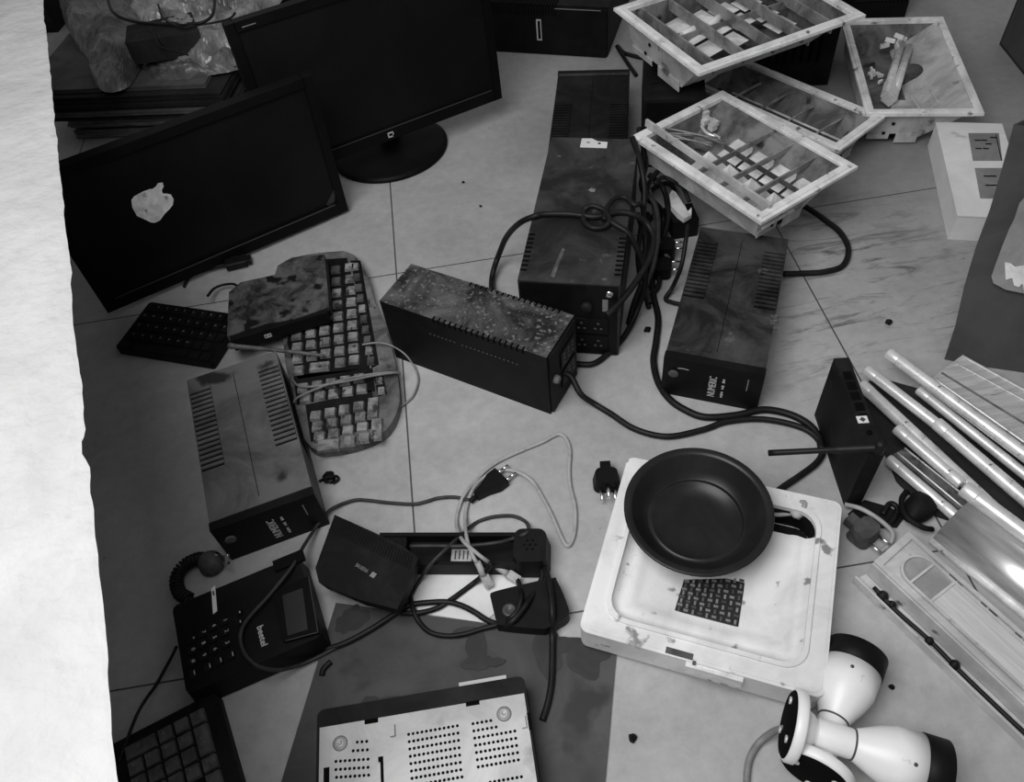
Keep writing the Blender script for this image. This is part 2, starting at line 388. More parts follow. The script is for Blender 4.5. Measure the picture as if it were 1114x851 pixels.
# the one with the round stand
Pm = [.031, .3503, .075, .395, .0753, -.0208, .535, .3204]
t, W, H, m1 = make_monitor(Pm, 'black monitor on a round dark stand with a small white square emblem', True)
mi = m1.inverted()
c = at(425, 164, 0)
b = new()
S2 = mi @ (Matrix.Translation(c) @ RZ(.3))
lathe(b, [(.0, 0), (.131, 0), (.134, .003), (.134, .008), (.124, .013), (.02, .020), (0, .020)], 56, mtx=S2 @ Matrix.Diagonal((1, .92, 1, 1))); obj('stand_base', b, 'bezel', t)
b = new(); nb = mi @ (c + Vector((.0, .045, .018))); nt_ = Vector((0, .04, .09)); cyl(b, nb, nt_, .024, .022, 20)
cyl(b, mi @ (c + Vector((.0, .045, .0175))), mi @ (c + Vector((.0, .045, .03))), .035, .028, 24)
obj('stand_neck', b, 'black', t)
b = new()
q = on_screen(t, m1, 422, 136.5)
for (ox, oz, sx, sz) in ((0, .0045, .0125, .0022), (0, -.0045, .008, .0022), (-.0055, 0, .0022, .0105), (.0055, .002, .0022, .007)):
    box(b, (q[0] + ox, -.0012, .0125 + oz), (sx, .0016, sz))
obj('emblem', b, 'legend', t, 'small white square emblem')
b = new(); q = on_screen(t, m1, 268, 30); box(b, (-W / 2 + .042, -.0008, H - .011), (.026, .0012, .0014)); obj('brand_mark', b, 'cableg', t)

# plug of the lead dangling below the patched monitor
ivM = MTX[tM.name].inverted(); b = new(); p0, p1 = ivM @ at(246, 288, .012), ivM @ at(268, 283, .012); dv = (p1 - p0).normalized()
mx = axis_mtx(p0, p1); Lp = (p1 - p0).length
prism(b, rrect(.026, .016, .004, 3), 0, Lp, mtx=mx, bevel=.002)
prism(b, rrect(.020, .011, .002, 2), Lp, Lp + .010, mtx=mx)
tube(b, [p0 - dv * .002, p0 - dv * .02, ivM @ at(215, 297, .009), ivM @ at(205, 303, .007), ivM @ at(200, 312, .005)], .0032)
obj('video_lead', b, 'rubber', tM)
b = new(); tube(b, [ivM @ at(*p) for p in ((226, 322, .03), (233, 314, .02), (243, 310, .015), (253, 309, .02), (258, 311, .03))], .0026); obj('signal_lead', b, 'rubber', tM)

# ================================================================== POWER BACKUP BOXES
def make_ups(label, loc_, rz, w=.152, l=.315, h=.09, top='upsflat', logo=True, nl_=15, lv=(-.02, .125)):
    t = thing('power_backup_box', label, 'power backup', loc_, rz, 'power backup boxes lying flat')
    pl = .014
    b = new(); box(b, (0, pl / 2, h / 2), (w, l - pl, h), bevel=.0025)
    obj('cover', b, top, t)
    b = new(); box(b, (0, -l / 2 + pl / 2, h / 2), (w + .002, pl, h + .001), bevel=.003, seg=2); fp = obj('front_panel', b, 'black', t)
    b = new(); box(b, (0, -l / 2 + pl + .005, h + .0006), (w - .004, .009, .0012), bevel=.0004); obj('edge_strip', b, 'upsgrey' if top == 'upsgrey' else 'upstop', t)
    y0, y1 = lv
    for s in (-1, 1):
        b = new(); xc = s * w * .375; lw = w * .225
        box(b, (xc, (y0 + y1) / 2, h + .0003), (lw, y1 - y0, .0008), mi=1)
        pit = (y1 - y0) / nl_
        for k in range(nl_):
            y = y0 + pit * (k + .5)
            prism(b, [(-lw / 2, -pit * .27), (lw / 2, -pit * .27), (lw / 2, pit * .27), (-lw / 2, pit * .27)], h, h + .0034, mtx=T(xc, y, 0), bevel=.0013)
        for k in range(nl_):
            y = y0 + pit * (k + .5)
            box(b, (s * (w / 2 + .0002), y, h * .62), (.0008, pit * .5, h * .5), mi=1)
        obj('louvre', b, [top, 'hole'], t)
    b = new(); prism(b, [(-.0004, -l / 2 + .03), (.0004, -l / 2 + .03), (.0004, l / 2 - .02), (-.0004, l / 2 - .02)], h, h + .0006); obj('seam', b, 'hole', t)
    fy = -l / 2
    b = new(); lathe(b, [(0, 0), (.0075, 0), (.0085, .003), (.006, .004), (0, .0042)], 20, mtx=Matrix(((1, 0, 0, -w * .39), (0, 0, -1, fy + .0005), (0, 1, 0, h * .62), (0, 0, 0, 1)))); obj('power_button', b, 'keydark', fp)
    if logo:
        b = new(); tm = Matrix(((0, -1, 0, w * .02), (0, 0, -1, fy - .0003), (1, 0, 0, h * .45), (0, 0, 0, 1)))
        text(b, 'NUMERIC', .017, tm, xs=.68)
        tm2 = Matrix(((0, -1, 0, w * .02 + .016), (0, 0, -1, fy - .0003), (1, 0, 0, h * .45), (0, 0, 0, 1)))
        for k in range(9):
            if k in (3, 6): continue
            box(b, ((k - 4) * .0052, 0, 0), (.0034, .0042 if k % 2 else .0032, .0004), mtx=tm2)
        obj('brand_lettering', b, 'legend', fp, 'pale upright lettering')
        b = new(); box(b, (w * .36, fy - .0003, h * .66), (.0016, .0006, h * .3)); obj('indicator_line', b, 'legenddim', fp)
    # rear end
    b = new(); ry = l / 2
    for xx in (-.03, .03):
        box(b, (xx, ry + .0015, h * .5), (.042, .003, .04), bevel=.001)
        for dx, dz in ((-.008, -.006), (.008, -.006), (0, .009)):
            lathe(b, [(0, 0), (.0026, 0), (.0026, .0008), (0, .0008)], 8, 1, Matrix(((1, 0, 0, xx + dx), (0, 0, 1, ry + .0028), (0, 1, 0, h * .5 + dz), (0, 0, 0, 1))))
    obj('socket_panel', b, ['black', 'hole'], t)
    return t
cC, aC, wC, lC = frame4(((725, 389.5), (832, 408), (858, 262), (761, 245)), .09)
tC = make_ups('flat dark power box with NUMERIC front, under the front lamp tray corner', cC, aC, wC, lC)
b = new()
for p in ((862, 345),):
    for k in range(7):
        q = loc(tC, 844 + rnd.uniform(-4, 4), 352 + rnd.uniform(-9, 9), .091); box(b, q, (.007, .004, .004), mtx=None, bevel=.0012)
obj('dirt_clump', b, 'rust', tC)
b = new(); q0, q1 = loc(tC, 732, 421, .07), loc(tC, 747, 413, .07); q0.y = q1.y = -lC / 2 - .0006; tube(b, [q0, (q0 + q1) / 2 + Vector((0, 0, .001)), q1], .0009, 6); obj('scratch', b, 'legenddim', tC)
cD, aD, wD, lD = frame4(((233, 573), (345, 540), (297.5, 385), (199, 413)), .088)
tD = make_ups('flat power box caked in pale grey dust, beside the dirty curved keyboard', cD, aD, wD, lD, h=.088, top='upsgrey', nl_=17, lv=(-.045, .125))
# one lying behind the long box, its front turned away
cR = Vector((.455, .322, 0)); aR = aC_ = math.atan2(.331 - .364, .15)
tR = make_ups('flat black power box end to end behind the long dark power box', cR, aR + math.pi - .03, .160, .315, top='blackdust', logo=False)
# the upright one, speckled top
cB, aB, wB, lB = frame4(((414, 326.5), (595, 391), (623, 343), (447, 286.5)), .142)
t = thing('power_backup_box', 'upright black power box with a speckled dusty top and perforated end', 'power backup', cB, aB, 'power backup boxes standing up')
hB = .142
b = new(); box(b, (0, 0, hB / 2), (wB, lB, hB), bevel=.003); 
for f_ in b.faces:
    f_.material_index = 1 if f_.normal.z < .5 else 0
obj('cover', b, ['upsspeck', 'black'], t)
for s in (-1, 1):
    b = new()
    for k in range(17):
        x = -wB * .16 + k * wB * .033 + (0 if s < 0 else wB * .05)
        box(b, (x, s * (lB / 2 - .003), hB + .0002), (.0034, .007, .0009), mi=1, bevel=.0003)
        box(b, (x + .0042, s * (lB / 2 - .003), hB + .0003), (.0026, .007, .0014), bevel=.0006)
        box(b, (x, s * (lB / 2 + .0002), hB - .004), (.0034, .0010, .008), mi=1)
    obj('vent_slot_row', b, ['upsspeck', 'hole'], t)
b = new()
for k in range(22):
    if k == 7: continue
    box(b, (-wB * .2 + k * wB * .025, -lB / 2 - .0003, hB - .04), (.003, .001, .0024))
obj('rivet_row', b, 'trim', t)
b = new(); ex = wB / 2
box(b, (ex + .002, 0, hB * .5), (.004, lB * .92, hB * .94), bevel=.0015); tB = t; rpB = obj('rear_panel', b, 'blackdust', t)
for zz in (.35, .68):
    b = new(); box(b, (ex + .005, .012, hB * zz), (.003, .05, .036), bevel=.001)
    for dy in (-.015, 0, .015):
        for dz in (-.009, .002, .010): box(b, (ex + .0066, .012 + dy, hB * zz + dz), (.0006, .006, .0032), mi=1)
    obj('socket', b, ['black', 'trim'], rpB)
b = new(); lathe(b, [(0, 0), (.008, 0), (.007, .008), (.005, .01), (0, .01)], 14, mtx=Matrix(((0, 0, 1, ex + .003), (1, 0, 0, -.034), (0, 1, 0, hB * .55), (0, 0, 0, 1)))); obj('cable_gland', b, 'upsgrey', rpB)
# the long tall one, rear panel to the viewer
cA, aA, wA, lA = frame4(((564, 305), (674, 311), (695, 152), (599, 149)), .166)
hA = .166
tA = thing('power_backup_box', 'long tall dark power box with holed sockets facing forward and a cord knot on top', 'power backup', cA, aA, 'power backup boxes standing up')
b = new(); box(b, (0, 0, hA / 2), (wA, lA, hA), bevel=.003); obj('cover', b, 'upstop', tA)
b = new(); fy = -lA / 2
box(b, (0, fy - .001, hA * .5), (wA * .96, .003, hA * .97), bevel=.001); rpA = obj('rear_panel', b, 'black', tA)
for zz in (.45, .2):
    b = new(); box(b, (wA * .22, fy - .004, hA * zz), (.056, .004, .033), bevel=.0012)
    for dx in (-.016, .012):
        for ddx, dz in ((-.005, -.005), (.005, -.005), (0, .007)):
            lathe(b, [(0, 0), (.0026, 0), (.0026, .001), (0, .001)], 8, 1, Matrix(((1, 0, 0, wA * .22 + dx + ddx), (0, 0, -1, fy - .0058), (0, 1, 0, hA * zz + dz), (0, 0, 0, 1))))
    obj('socket', b, ['black', 'trim'], rpA)
b = new(); lathe(b, [(0, 0), (.010, 0), (.010, .006), (.007, .010), (0, .010)], 18, mtx=Matrix(((1, 0, 0, wA * .18), (0, 0, -1, fy - .002), (0, 1, 0, hA * .72), (0, 0, 0, 1)))); obj('fuse_cap', b, 'blackdust', rpA)
b = new(); lathe(b, [(.002, 0), (.006, 0), (.007, .003), (.003, .004), (.002, .003)], 16, mtx=Matrix(((1, 0, 0, wA * .4), (0, 0, -1, fy - .002), (0, 1, 0, hA * .9), (0, 0, 0, 1)))); obj('screw', b, 'chrome', rpA)
b = new(); box(b, (wA * .36, fy - .003, hA * .74), (.009, .001, .026), mtx=None); obj('sticker', b, 'cableg', rpA)
for s in (-1, 1):
    b = new()
    for k in range(9): box(b, (s * (wA / 2 - .006), fy + .025 + k * .011, hA + .0002), (.011, .0042, .001))
    for k in range(9): box(b, (s * (wA / 2 + .0002), fy + .025 + k * .011, hA - .012), (.001, .0042, .018))
    obj('vent_slot_row', b, 'hole', tA)
def flat_label(t, pts, z, name, m, lab=None, th=.0008):
    b = new(); prism(b, [tuple(loc(t, x, y, z).xy) for x, y in pts], z + .0002, z + th); return obj(name, b, m, t, lab)
lbA = flat_label(tA, ((631, 160.5), (633, 151), (644, 151), (650, 154), (661, 155), (660, 161.5)), hA, 'label', 'paperw', 'small white label near the far edge')
b = new(); q = loc(tA, 652, 156.6, hA); box(b, (q.x, q.y, hA + .0012), (.005, .004, .0008)); q = loc(tA, 640, 155.5, hA); box(b, (q.x, q.y, hA + .0011), (.006, .002, .0006)); obj('label_print', b, 'hole', lbA)
flat_label(tA, ((640, 207), (643, 205), (648, 206), (647, 209), (643, 209)), hA, 'tape_scrap', 'cableg', 'small pale tape scrap')
flat_label(tA, ((599, 301), (605, 285), (612, 270), (615, 272), (608, 288), (603, 303)), hA, 'scratch', 'rust')

# black boxes under the lamp trays and the tower behind
def dark_box(name, label, cat, c, rz, s, parts, m='blackdust', group=None):
    t = thing(name, label, cat, c, rz, group)
    b = new(); box(b, (0, 0, s[2] / 2), s, bevel=.004); obj('case', b, m, t)
    for nm, fn, mm in parts:
        b = new(); fn(b); obj(nm, b, mm, t)
    return t
def ribs(b):
    for k in range(12): box(b, (0, -.10 + k * .018, .1605), (.09, .006, .002))
def endp(b): box(b, (0, -.151, .08), (.125, .003, .145), bevel=.001)
dark_box('power_backup_box', 'tall black power box mostly hidden under the topmost lamp tray', 'power backup', (.640, .355, 0), -.25, (.122, .32, .16), [('vent_rib', ribs, 'black'), ('end_panel', lambda b: box(b, (0, -.161, .08), (.11, .003, .145), bevel=.001), 'black')], group='power backup boxes standing up')
def slots(b):
    for k in range(14): box(b, (-.12 + k * .018, -.1065, .09), (.006, .002, .06))
dark_box('computer_case', 'black box in the shade between the topmost and the open lamp trays', 'computer', (.905, .545, 0), -.2, (.30, .21, .155), [('vent_slot', slots, 'hole'), ('lid', lambda b: box(b, (0, 0, .156), (.302, .212, .004), bevel=.001), 'black')])
# tower at the top edge
p0, p1 = at(531, 54, 0), at(661, 62, 0); x = p1 - p0; w = x.length; ang = math.atan2(x.y, x.x)
ctr = (p0 + p1) / 2 + Vector((-math.sin(ang), math.cos(ang), 0)) * .2
t = thing('computer_case', 'wide black computer case by the top edge with a white framed slot', 'computer', ctr, ang)
hT = .125
b = new(); box(b, (0, 0, hT / 2), (w, .4, hT), bevel=.006); obj('case', b, 'blackdust', t)
b = new(); box(b, (0, -.203, hT / 2), (w * .985, .012, hT * .96), bevel=.004); obj('front_panel', b, 'black', t)
b = new()
for k in range(24): box(b, (-w * .45 + k * w * .0235, -.19, hT + .0005), (.0035, .035, .0022)); box(b, (-w * .45 + k * w * .0235, -.2088, hT - .012), (.0035, .0014, .022))
obj('vent_slot', b, 'hole', t)
b = new(); box(b, (w * .27, -.2095, hT - .004), (w * .36, .0014, .0014)); obj('trim_strip', b, 'legenddim', t)
q = loc(t, 586, 36.5, .06)
b = new()
zc, sw, sh = .066, .0125, .05
for dx in (-sw / 2 + .0015, sw / 2 - .0013): box(b, (q.x + dx, -.2105, zc), (.0035 if dx < 0 else .0022, .003, sh))
for dz in (-sh / 2, sh / 2): box(b, (q.x, -.2105, zc + dz), (sw, .003, .0028))
sfr = obj('slot_frame', b, 'legend', t, 'white rectangular slot frame')
b = new(); box(b, (q.x, -.2095, zc), (sw - .004, .002, sh - .002)); obj('slot', b, 'hole', sfr)
cable([(672, 50, .01), (678, 57, .005), (690, 61, .005), (704, 64, .005), (715, 66, .005)], .005, 'rubber', 'power_cord', '', parent=t)
cable([(671, 50, .012), (677, 60, .005), (685, 72, .005), (692, 82, .005)], .005, 'rubber', 'power_cord', '', parent=t)
# crate with mesh top right
p0, p1 = at(868, 24, 0), at(984, 19, 0); x = p1 - p0; w = x.length; ang = math.atan2(x.y, x.x)
ctr = (p0 + p1) / 2 + Vector((-math.sin(ang), math.cos(ang), 0)) * .13
t = thing('mesh_crate', 'black mesh sided crate at the top edge behind the open lamp tray', 'crate', ctr, ang)
b = new()
for sx, sy, cx_, cy_ in ((w, .012, 0, -.124), (w, .012, 0, .124), (.012, .25, -w / 2 + .006, 0), (.012, .25, w / 2 - .006, 0)):
    box(b, (cx_, cy_, .02), (sx, sy, .04), bevel=.003); box(b, (cx_, cy_, .19), (sx, sy, .02), bevel=.003)
box(b, (0, 0, .004), (w, .25, .008))
for sx_ in (-1, 1):
    for sy_ in (-1, 1): box(b, (sx_ * (w / 2 - .006), sy_ * .119, .10), (.012, .012, .19))
obj('frame', b, 'black', t)
b = new()
for k in range(26):
    x = -w / 2 + .012 + k * (w - .024) / 25; box(b, (x, -.124, .11), (.0035, .004, .15)); box(b, (x, .124, .11), (.0035, .004, .15))
for k in range(12): box(b, (0, -.126, .045 + k * .012), (w - .01, .003, .003)); box(b, (0, .126, .045 + k * .012), (w - .01, .003, .003))
for k in range(22):
    y = -.118 + k * .0112; box(b, (-w / 2 + .006, y, .11), (.004, .0035, .15)); box(b, (w / 2 - .006, y, .11), (.004, .0035, .15))
obj('mesh_panel', b, 'blackdust', t)
b = new(); box(b, (0, 0, .09), (w - .03, .22, .16), bevel=.01); obj('liner', b, 'hole', t)

# ================================================================== KEYBOARDS
def key(b, cx_, cy_, z, w, l, h=.006):
    top = [(cx_ + s * (w / 2 - .0013), cy_ + r_ * (l / 2 - .0013)) for s, r_ in ((-1, -1), (1, -1), (1, 1), (-1, 1))]
    prism(b, [(cx_ + s * w / 2, cy_ + r_ * l / 2) for s, r_ in ((-1, -1), (1, -1), (1, 1), (-1, 1))], z, z + h, top=top, bevel=.0009, seg=1)
# curved dirty keyboard: local +x runs towards the number pad (the viewer), +y to the function keys
kT, kB = at(374, 272, .03), at(352, 489, .03)
ax = (kB - kT); ax.z = 0; Lk = ax.length; ang = math.atan2(ax.y, ax.x)
org = (at(366, 380, .03)); org.z = 0
t = thing('keyboard', 'dirty pale grey curved multimedia keyboard with a cable wrapped round it', 'keyboard', org, ang, 'computer keyboards')
tK = t
outl = [(374, 273), (387, 279), (399, 298), (408, 329), (418, 351), (429, 390), (434, 420), (433.5, 442), (421, 467), (393, 482), (352, 490), (335, 483), (326, 462), (318, 425), (311, 398), (307, 360), (304, 330), (302, 300), (310, 284), (340, 276)]
pts = [tuple(loc(t, x, y, .022).xy) for x, y in outl]
pts = [tuple(p.xy) for p in smooth_path([Vector((p[0], p[1], 0)) for p in pts + [pts[0]]], 3)[:-1]]
cxm = sum(p[0] for p in pts) / len(pts); cym = sum(p[1] for p in pts) / len(pts)
b = new(); prism(b, pts, .003, .022, bevel=.005, seg=3); obj('shell', b, 'kb', t)
b = new()
wx0, wx1, wy0, wy1 = loc(t, 360, 300, .022).x, loc(t, 372, 478, .022).x, 0, 0
kz = .0215
# wells
def quad(b, ps, z0, z1): prism(b, [tuple(loc(t, x, y, .024).xy) for x, y in ps], z0, z1)
quad(b, ((335, 283), (377, 280), (394, 340), (402, 400), (324, 412), (312, 372)), kz, .0228)
quad(b, ((319, 408), (405, 400), (408, 425), (323, 440)), kz, .0228)
quad(b, ((332, 440), (404, 424), (413, 464), (338, 480)), kz, .0228)
quad(b, ((381, 283), (392, 283), (412, 396), (404, 400)), kz, .0228)
quad(b, ((406, 408), (416, 406), (421, 428), (411, 431)), kz, .0228)
obj('key_well', b, 'keyblack', t)
def kk(px, py, w, l, m='key'):
    q = loc(t, px, py, .028); b = new(); key(b, q.x, q.y, .0225, w, l); obj('key', b, m, t)
U_ = .0228
# number pad: 5 rows by 4 columns
for r_ in range(4):
    for c_ in range(5):
        ox, oy = 343 + r_ * 2.0 + 15.6 * c_, 451.5 + r_ * 11.5 - 3.4 * c_
        if r_ == 3 and c_ == 1: continue
        if c_ == 0 and r_ == 3: kk(ox + 8, oy - 2, U_, .0365); continue
        if c_ == 4 and r_ in (1, 3): continue
        if c_ == 4: kk(ox, oy + 5.4, U_ * 1.9, U_ * .84); continue
        kk(ox, oy, U_ * .83, U_ * .84)
for r_ in range(2):
    for c_ in range(5): kk(329 + 15.3 * c_ + r_ * 3 , 421 - 2.6 * c_ + r_ * 11.5, U_ * .83, U_ * .83, 'key')
# main block
for c_ in range(5):
    for r_ in range(9):
        px, py = 324 + c_ * 15.2 + r_ * -.6 + (c_ - 2) * 0, 402 - r_ * 12.6 - c_ * 2.9
        if py < 286: continue
        if c_ == 0 and r_ > 3: continue
        if c_ < 3 and r_ > 4 : continue
        if c_ == 2 and r_ == 0: continue
        if c_ == 1 and r_ == 0: kk(px + 8, py - 1, U_ * .85, .036); continue
        kk(px, py, U_ * .84, U_ * (.84), 'key' if rnd.random() > .12 else 'keydark')
# function keys along the right rim
for i in range(10):
    kk(386 + i * 1.9, 289 + i * 11.4, U_ * .72, U_ * .62, 'keydark' if i % 4 else 'key')
for i in range(2): kk(412 + i * 2.5, 413 + i * 11, U_ * .6, U_ * .56)
# dark small keyboard left of it
pa, pb, pc = (124, 377), (248, 397), (163, 327)
c_, a_, w_, l_ = frame(pa, pb, pc, .022)
w_ = .205; xd = Vector((math.cos(a_), math.sin(a_), 0)); p = at(*pa, .022); yd = Vector((-xd.y, xd.x, 0)); c_ = p + xd * w_ / 2 + yd * l_ / 2; c_.z = 0
t = thing('keyboard', 'small black keyboard half under the dusty flat device, below the patched monitor', 'keyboard', c_, a_, 'computer keyboards')
b = new(); prism(b, rrect(w_, l_, .006, 3), .002, [.018] * 24, bevel=.002); obj('shell', b, 'black', t)
rowsk = ['1234567890', 'QWERTYUIOP', 'ASDFGHJKL', 'ZXCVBNM']
ky = l_ / 5.0
lg = new()
for r_ in range(4):
    for i in range(10):
        x = -w_ / 2 + .014 + i * .0192 + r_ * .003; y = l_ / 2 - ky * (r_ + .62)
        if x > w_ / 2 - .01: continue
        b = new(); key(b, x, y, .0178, .0165, ky * .82, .004); obj('key', b, 'keyblack', t)
        if i < len(rowsk[r_]): text(lg, rowsk[r_][i], .0062, T(x - .003, y + .002, .0220), ext=.0001)
b = new()
for i, (x, ww) in enumerate(((-.085, .02), (-.06, .02), (-.0, .09), (.062, .02), (.086, .02))): key(b, x, -l_ / 2 + ky * .42, .0178, ww, ky * .75, .004)
obj('space_row', b, 'keyblack', t)
obj('key_legend', lg, 'legenddim', t)
# bottom left keyboard
pa, pb, pc = (118, 795), (240, 749), (151, 900)
o0 = at(235, 751, .022); o1 = at(274.5, 851, .022)
yd = (o0 - o1); yd.z = 0; yd.normalize(); yd = (RZ(R(-5)) @ yd.to_4d()).to_3d(); xd = Vector((yd.y, -yd.x, 0)); a_ = math.atan2(xd.y, xd.x)
w_, l_ = .165, .40; c_ = o0 - xd * w_ / 2 - yd * l_ / 2; c_.z = 0
t = thing('keyboard', 'charcoal keyboard with large square keys in the bottom left corner beside the white wall', 'keyboard', c_, a_, 'computer keyboards')
b = new(); prism(b, rrect(w_, l_, .008, 4), .002, .020, bevel=.003); obj('shell', b, 'blackdust', t)
lg = new(); P_ = .0212
for r_ in range(8):
    for i in range(5):
        q = loc(t, 160, 775, .026)
        x = -w_ / 2 + .0505 + i * P_; y = l_ / 2 - .024 - r_ * P_
        hh = 1.0
        if i == 4 and r_ == 2: continue
        if i == 4 and r_ == 1: hh = 2.0; yy = y - P_ / 2
        else: yy = y
        if i == 1 and r_ == 0: continue
        ww = P_ * (2 if (i == 0 and r_ == 0) else 1)
        xx = x + (P_ / 2 if (i == 0 and r_ == 0) else 0)
        if i in (2, 3) and r_ == 4: continue
        b = new(); key(b, xx, yy, .0195, ww - .0022, P_ * hh - .0022, .0065); obj('key', b, 'keymid', t)
        if rnd.random() < .55: text(lg, rnd.choice('7894561230+-*/'), .006, T(xx - .002, yy + .003, .0262), ext=.0001)
obj('key_legend', lg, 'legenddim', t)

# dusty device lying over the keyboards
tp = [(247, 366), (249, 318), (262, 307), (299, 299), (302, 289), (318, 280), (353, 277), (358, 334), (320, 347), (290, 352)]
zt = .062
t = thing('set_top_box', 'flat dust-caked device with a small white emblem, lying across two keyboards', 'device', (at(302, 325, zt).x, at(302, 325, zt).y, .031), 0)
b = new(); P_ = [tuple((loc(t, x, y, zt)).xy) for x, y in tp]
prism(b, P_, .0, zt - .031, bevel=.004, seg=2); obj('shell', b, 'devtop', t)
fx = [(248, 368), (290, 354), (320, 349), (357, 336), (352, 341), (318, 356), (291, 362), (251, 374)]
b = new(); a1, a2 = loc(t, 249, 369, zt), loc(t, 357, 337, zt); dd = (a2 - a1); dd.z = 0; Lf = dd.length; dd.normalize()
mfr = Matrix(((dd.x, -dd.y, 0, a1.x), (dd.y, dd.x, 0, a1.y), (0, 0, 1, 0), (0, 0, 0, 1)))
box(b, (Lf / 2, .008, .016), (Lf * .98, .024, .026), mtx=mfr, bevel=.002); obj('front_panel', b, 'black', t)
b = new(); e = mfr @ Vector((Lf * .36, -.0045, .016))
for ox, oz, sx, sz in ((0, .003, .012, .0018), (0, -.003, .012, .0018), (-.0055, 0, .0018, .007), (.0055, 0, .0018, .007), (0, -.001, .004, .003)):
    box(b, (Lf * .36 + ox, -.0044, .016 + oz), (sx, .0012, sz), mtx=mfr)
obj('emblem', b, 'legend', t, 'small white emblem')
# antenna rod across it
b = new(); tube(b, [at(251, 376.5, .052), at(300, 381, .046), at(352, 387, .042)], lambda s: .0046 - .0016 * s, 10)
lathe(b, [(0, 0), (.0055, 0), (.0058, .006), (.0045, .012), (0, .012)], 12, mtx=axis_mtx(at(249, 376.3, .052), at(262, 377.5, .052)))
solo('antenna', b, 'rust', 'thin dusty rod resting across the curved keyboard', 'antenna')
# mouse lead wrapped round the curved keyboard
cable([(318, 440, .036), (322, 434, .037), (335, 427, .037), (370, 414, .037), (405, 407, .036), (432, 405, .030), (434, 408, .02), (430, 405.5, .034), (405, 409, .037), (370, 416, .037), (330, 421, .037), (316, 412, .03)], .0021, 'cableg', 'keyboard_lead', '', n=6, parent=tK)
cable([(394, 375, .034), (412, 373, .034), (428, 377, .03), (442, 387, .02), (452, 402, .006), (455, 415, .004), (450, 430, .004), (441, 439, .004), (435, 443, .006)], .0018, 'cableg', 'mouse_lead', '', n=6, parent=tK)

# ================================================================== DESK PHONE
hp = .045
c_, a_, w_, l_ = frame((203, 756), (350, 692), (194, 657.5), hp)
t = thing('desk_phone', 'black desk phone with a keypad, grey display and a white name strip', 'telephone', c_, a_)
tP = t
b = new(); prism(b, rrect(w_ + .006, l_ + .006, .008, 4), .003, hp, top=rrect(w_, l_, .008, 4), bevel=.004); obj('body', b, 'black', t)
b = new(); ps = [(295, 646), (335.5, 627), (346, 688), (308, 698)]
prism(b, [tuple(loc(t, x, y, hp + .006).xy) for x, y in ps], hp - .002, hp + .007, bevel=.002); dh = obj('display_housing', b, 'bezel', t)
b = new(); prism(b, [tuple(loc(t, x, y, hp + .008).xy) for x, y in ((307, 648), (329, 640), (335, 685), (313, 692))], hp + .0068, hp + .0082); obj('display', b, 'lcd', dh)
b = new(); edge = [loc(t, x, y, hp + .0075) for x, y in ((335.5, 627), (346, 688), (310, 697.5))]
for p, q in zip(edge, edge[1:]): p = p.copy(); q = q.copy(); tube(b, [p, (p + q) / 2, q], .0007, 5)
obj('trim_strip', b, 'trim', dh)
b = new()
for (x0, y0), (x1, y1), ww in (((297, 612), (330, 600), .022), ):
    p, q = loc(t, x0, y0, hp), loc(t, x1, y1, hp)
    box(b, ((p.x + q.x) / 2, (p.y + q.y) / 2 - .008, hp + .0015), ((q - p).length, .018, .005), mtx=None, bevel=.002)
obj('cradle', b, 'bezel', t)
b = new(); prism(b, [tuple(loc(t, x, y, hp).xy) for x, y in ((230, 641), (234, 637), (236.5, 665), (232, 668.5))], hp + .0001, hp + .0009); ns_ = obj('name_strip', b, 'paperw', t, 'white name strip')
b = new(); q = loc(t, 232.6, 646, hp); box(b, (q.x, q.y, hp + .001), (.0024, .007, .0004)); obj('strip_print', b, 'keydark', ns_)
gx = {(0, 0): (424, 335), (0, 1): (428, 370), (0, 2): (430, 407), (0, 3): (448, 443), (1, 0): (388, 352), (1, 1): (390, 390), (1, 2): (392, 427), (1, 3): (410, 462),
      (2, 0): (355, 373), (2, 1): (355, 408), (2, 2): (357, 446), (2, 3): (375, 480), (3, 0): (320, 393), (3, 1): (322, 428), (3, 2): (323, 465), (3, 3): (326, 502)}
dig = ['123R', '456M', '789F', '*0#S']
tx = Matrix(((0, 1, 0, 0), (-1, 0, 0, 0), (0, 0, 1, 0), (0, 0, 0, 1)))
lg = new()
for (r_, c2), (gx_, gy_) in gx.items():
    q = loc(t, 100 + gx_ / 2.923, 560 + gy_ / 2.923, hp + .003)
    b = new(); key(b, q.x - .003, q.y, hp - .001, .011, .0135, .004); obj('key', b, 'keyblack', t)
    if c2 < 3: text(lg, dig[r_][c2], .0078, T(q.x, q.y, hp + .0031) @ tx, ext=.0001)
    else: box(lg, (q.x, q.y, hp + .0031), (.0012, .006, .0003))
for gx_, gy_ in ((470, 310), (472, 340)):
    q = loc(t, 100 + gx_ / 2.923, 560 + gy_ / 2.923, hp + .003); b = new(); key(b, q.x, q.y, hp - .001, .008, .009, .004); obj('key', b, 'keyblack', t)
    box(lg, (q.x, q.y, hp + .0031), (.0014, .003, .0003))
obj('key_legend', lg, 'legend', t)
b = new(); q = loc(t, 285, 692, hp); text(b, 'beetel', .0125, T(q.x, q.y, hp + .0002) @ tx, ext=.0002, bold=.0002); obj('brand_lettering', b, 'legend', t, 'small pale beetel lettering')
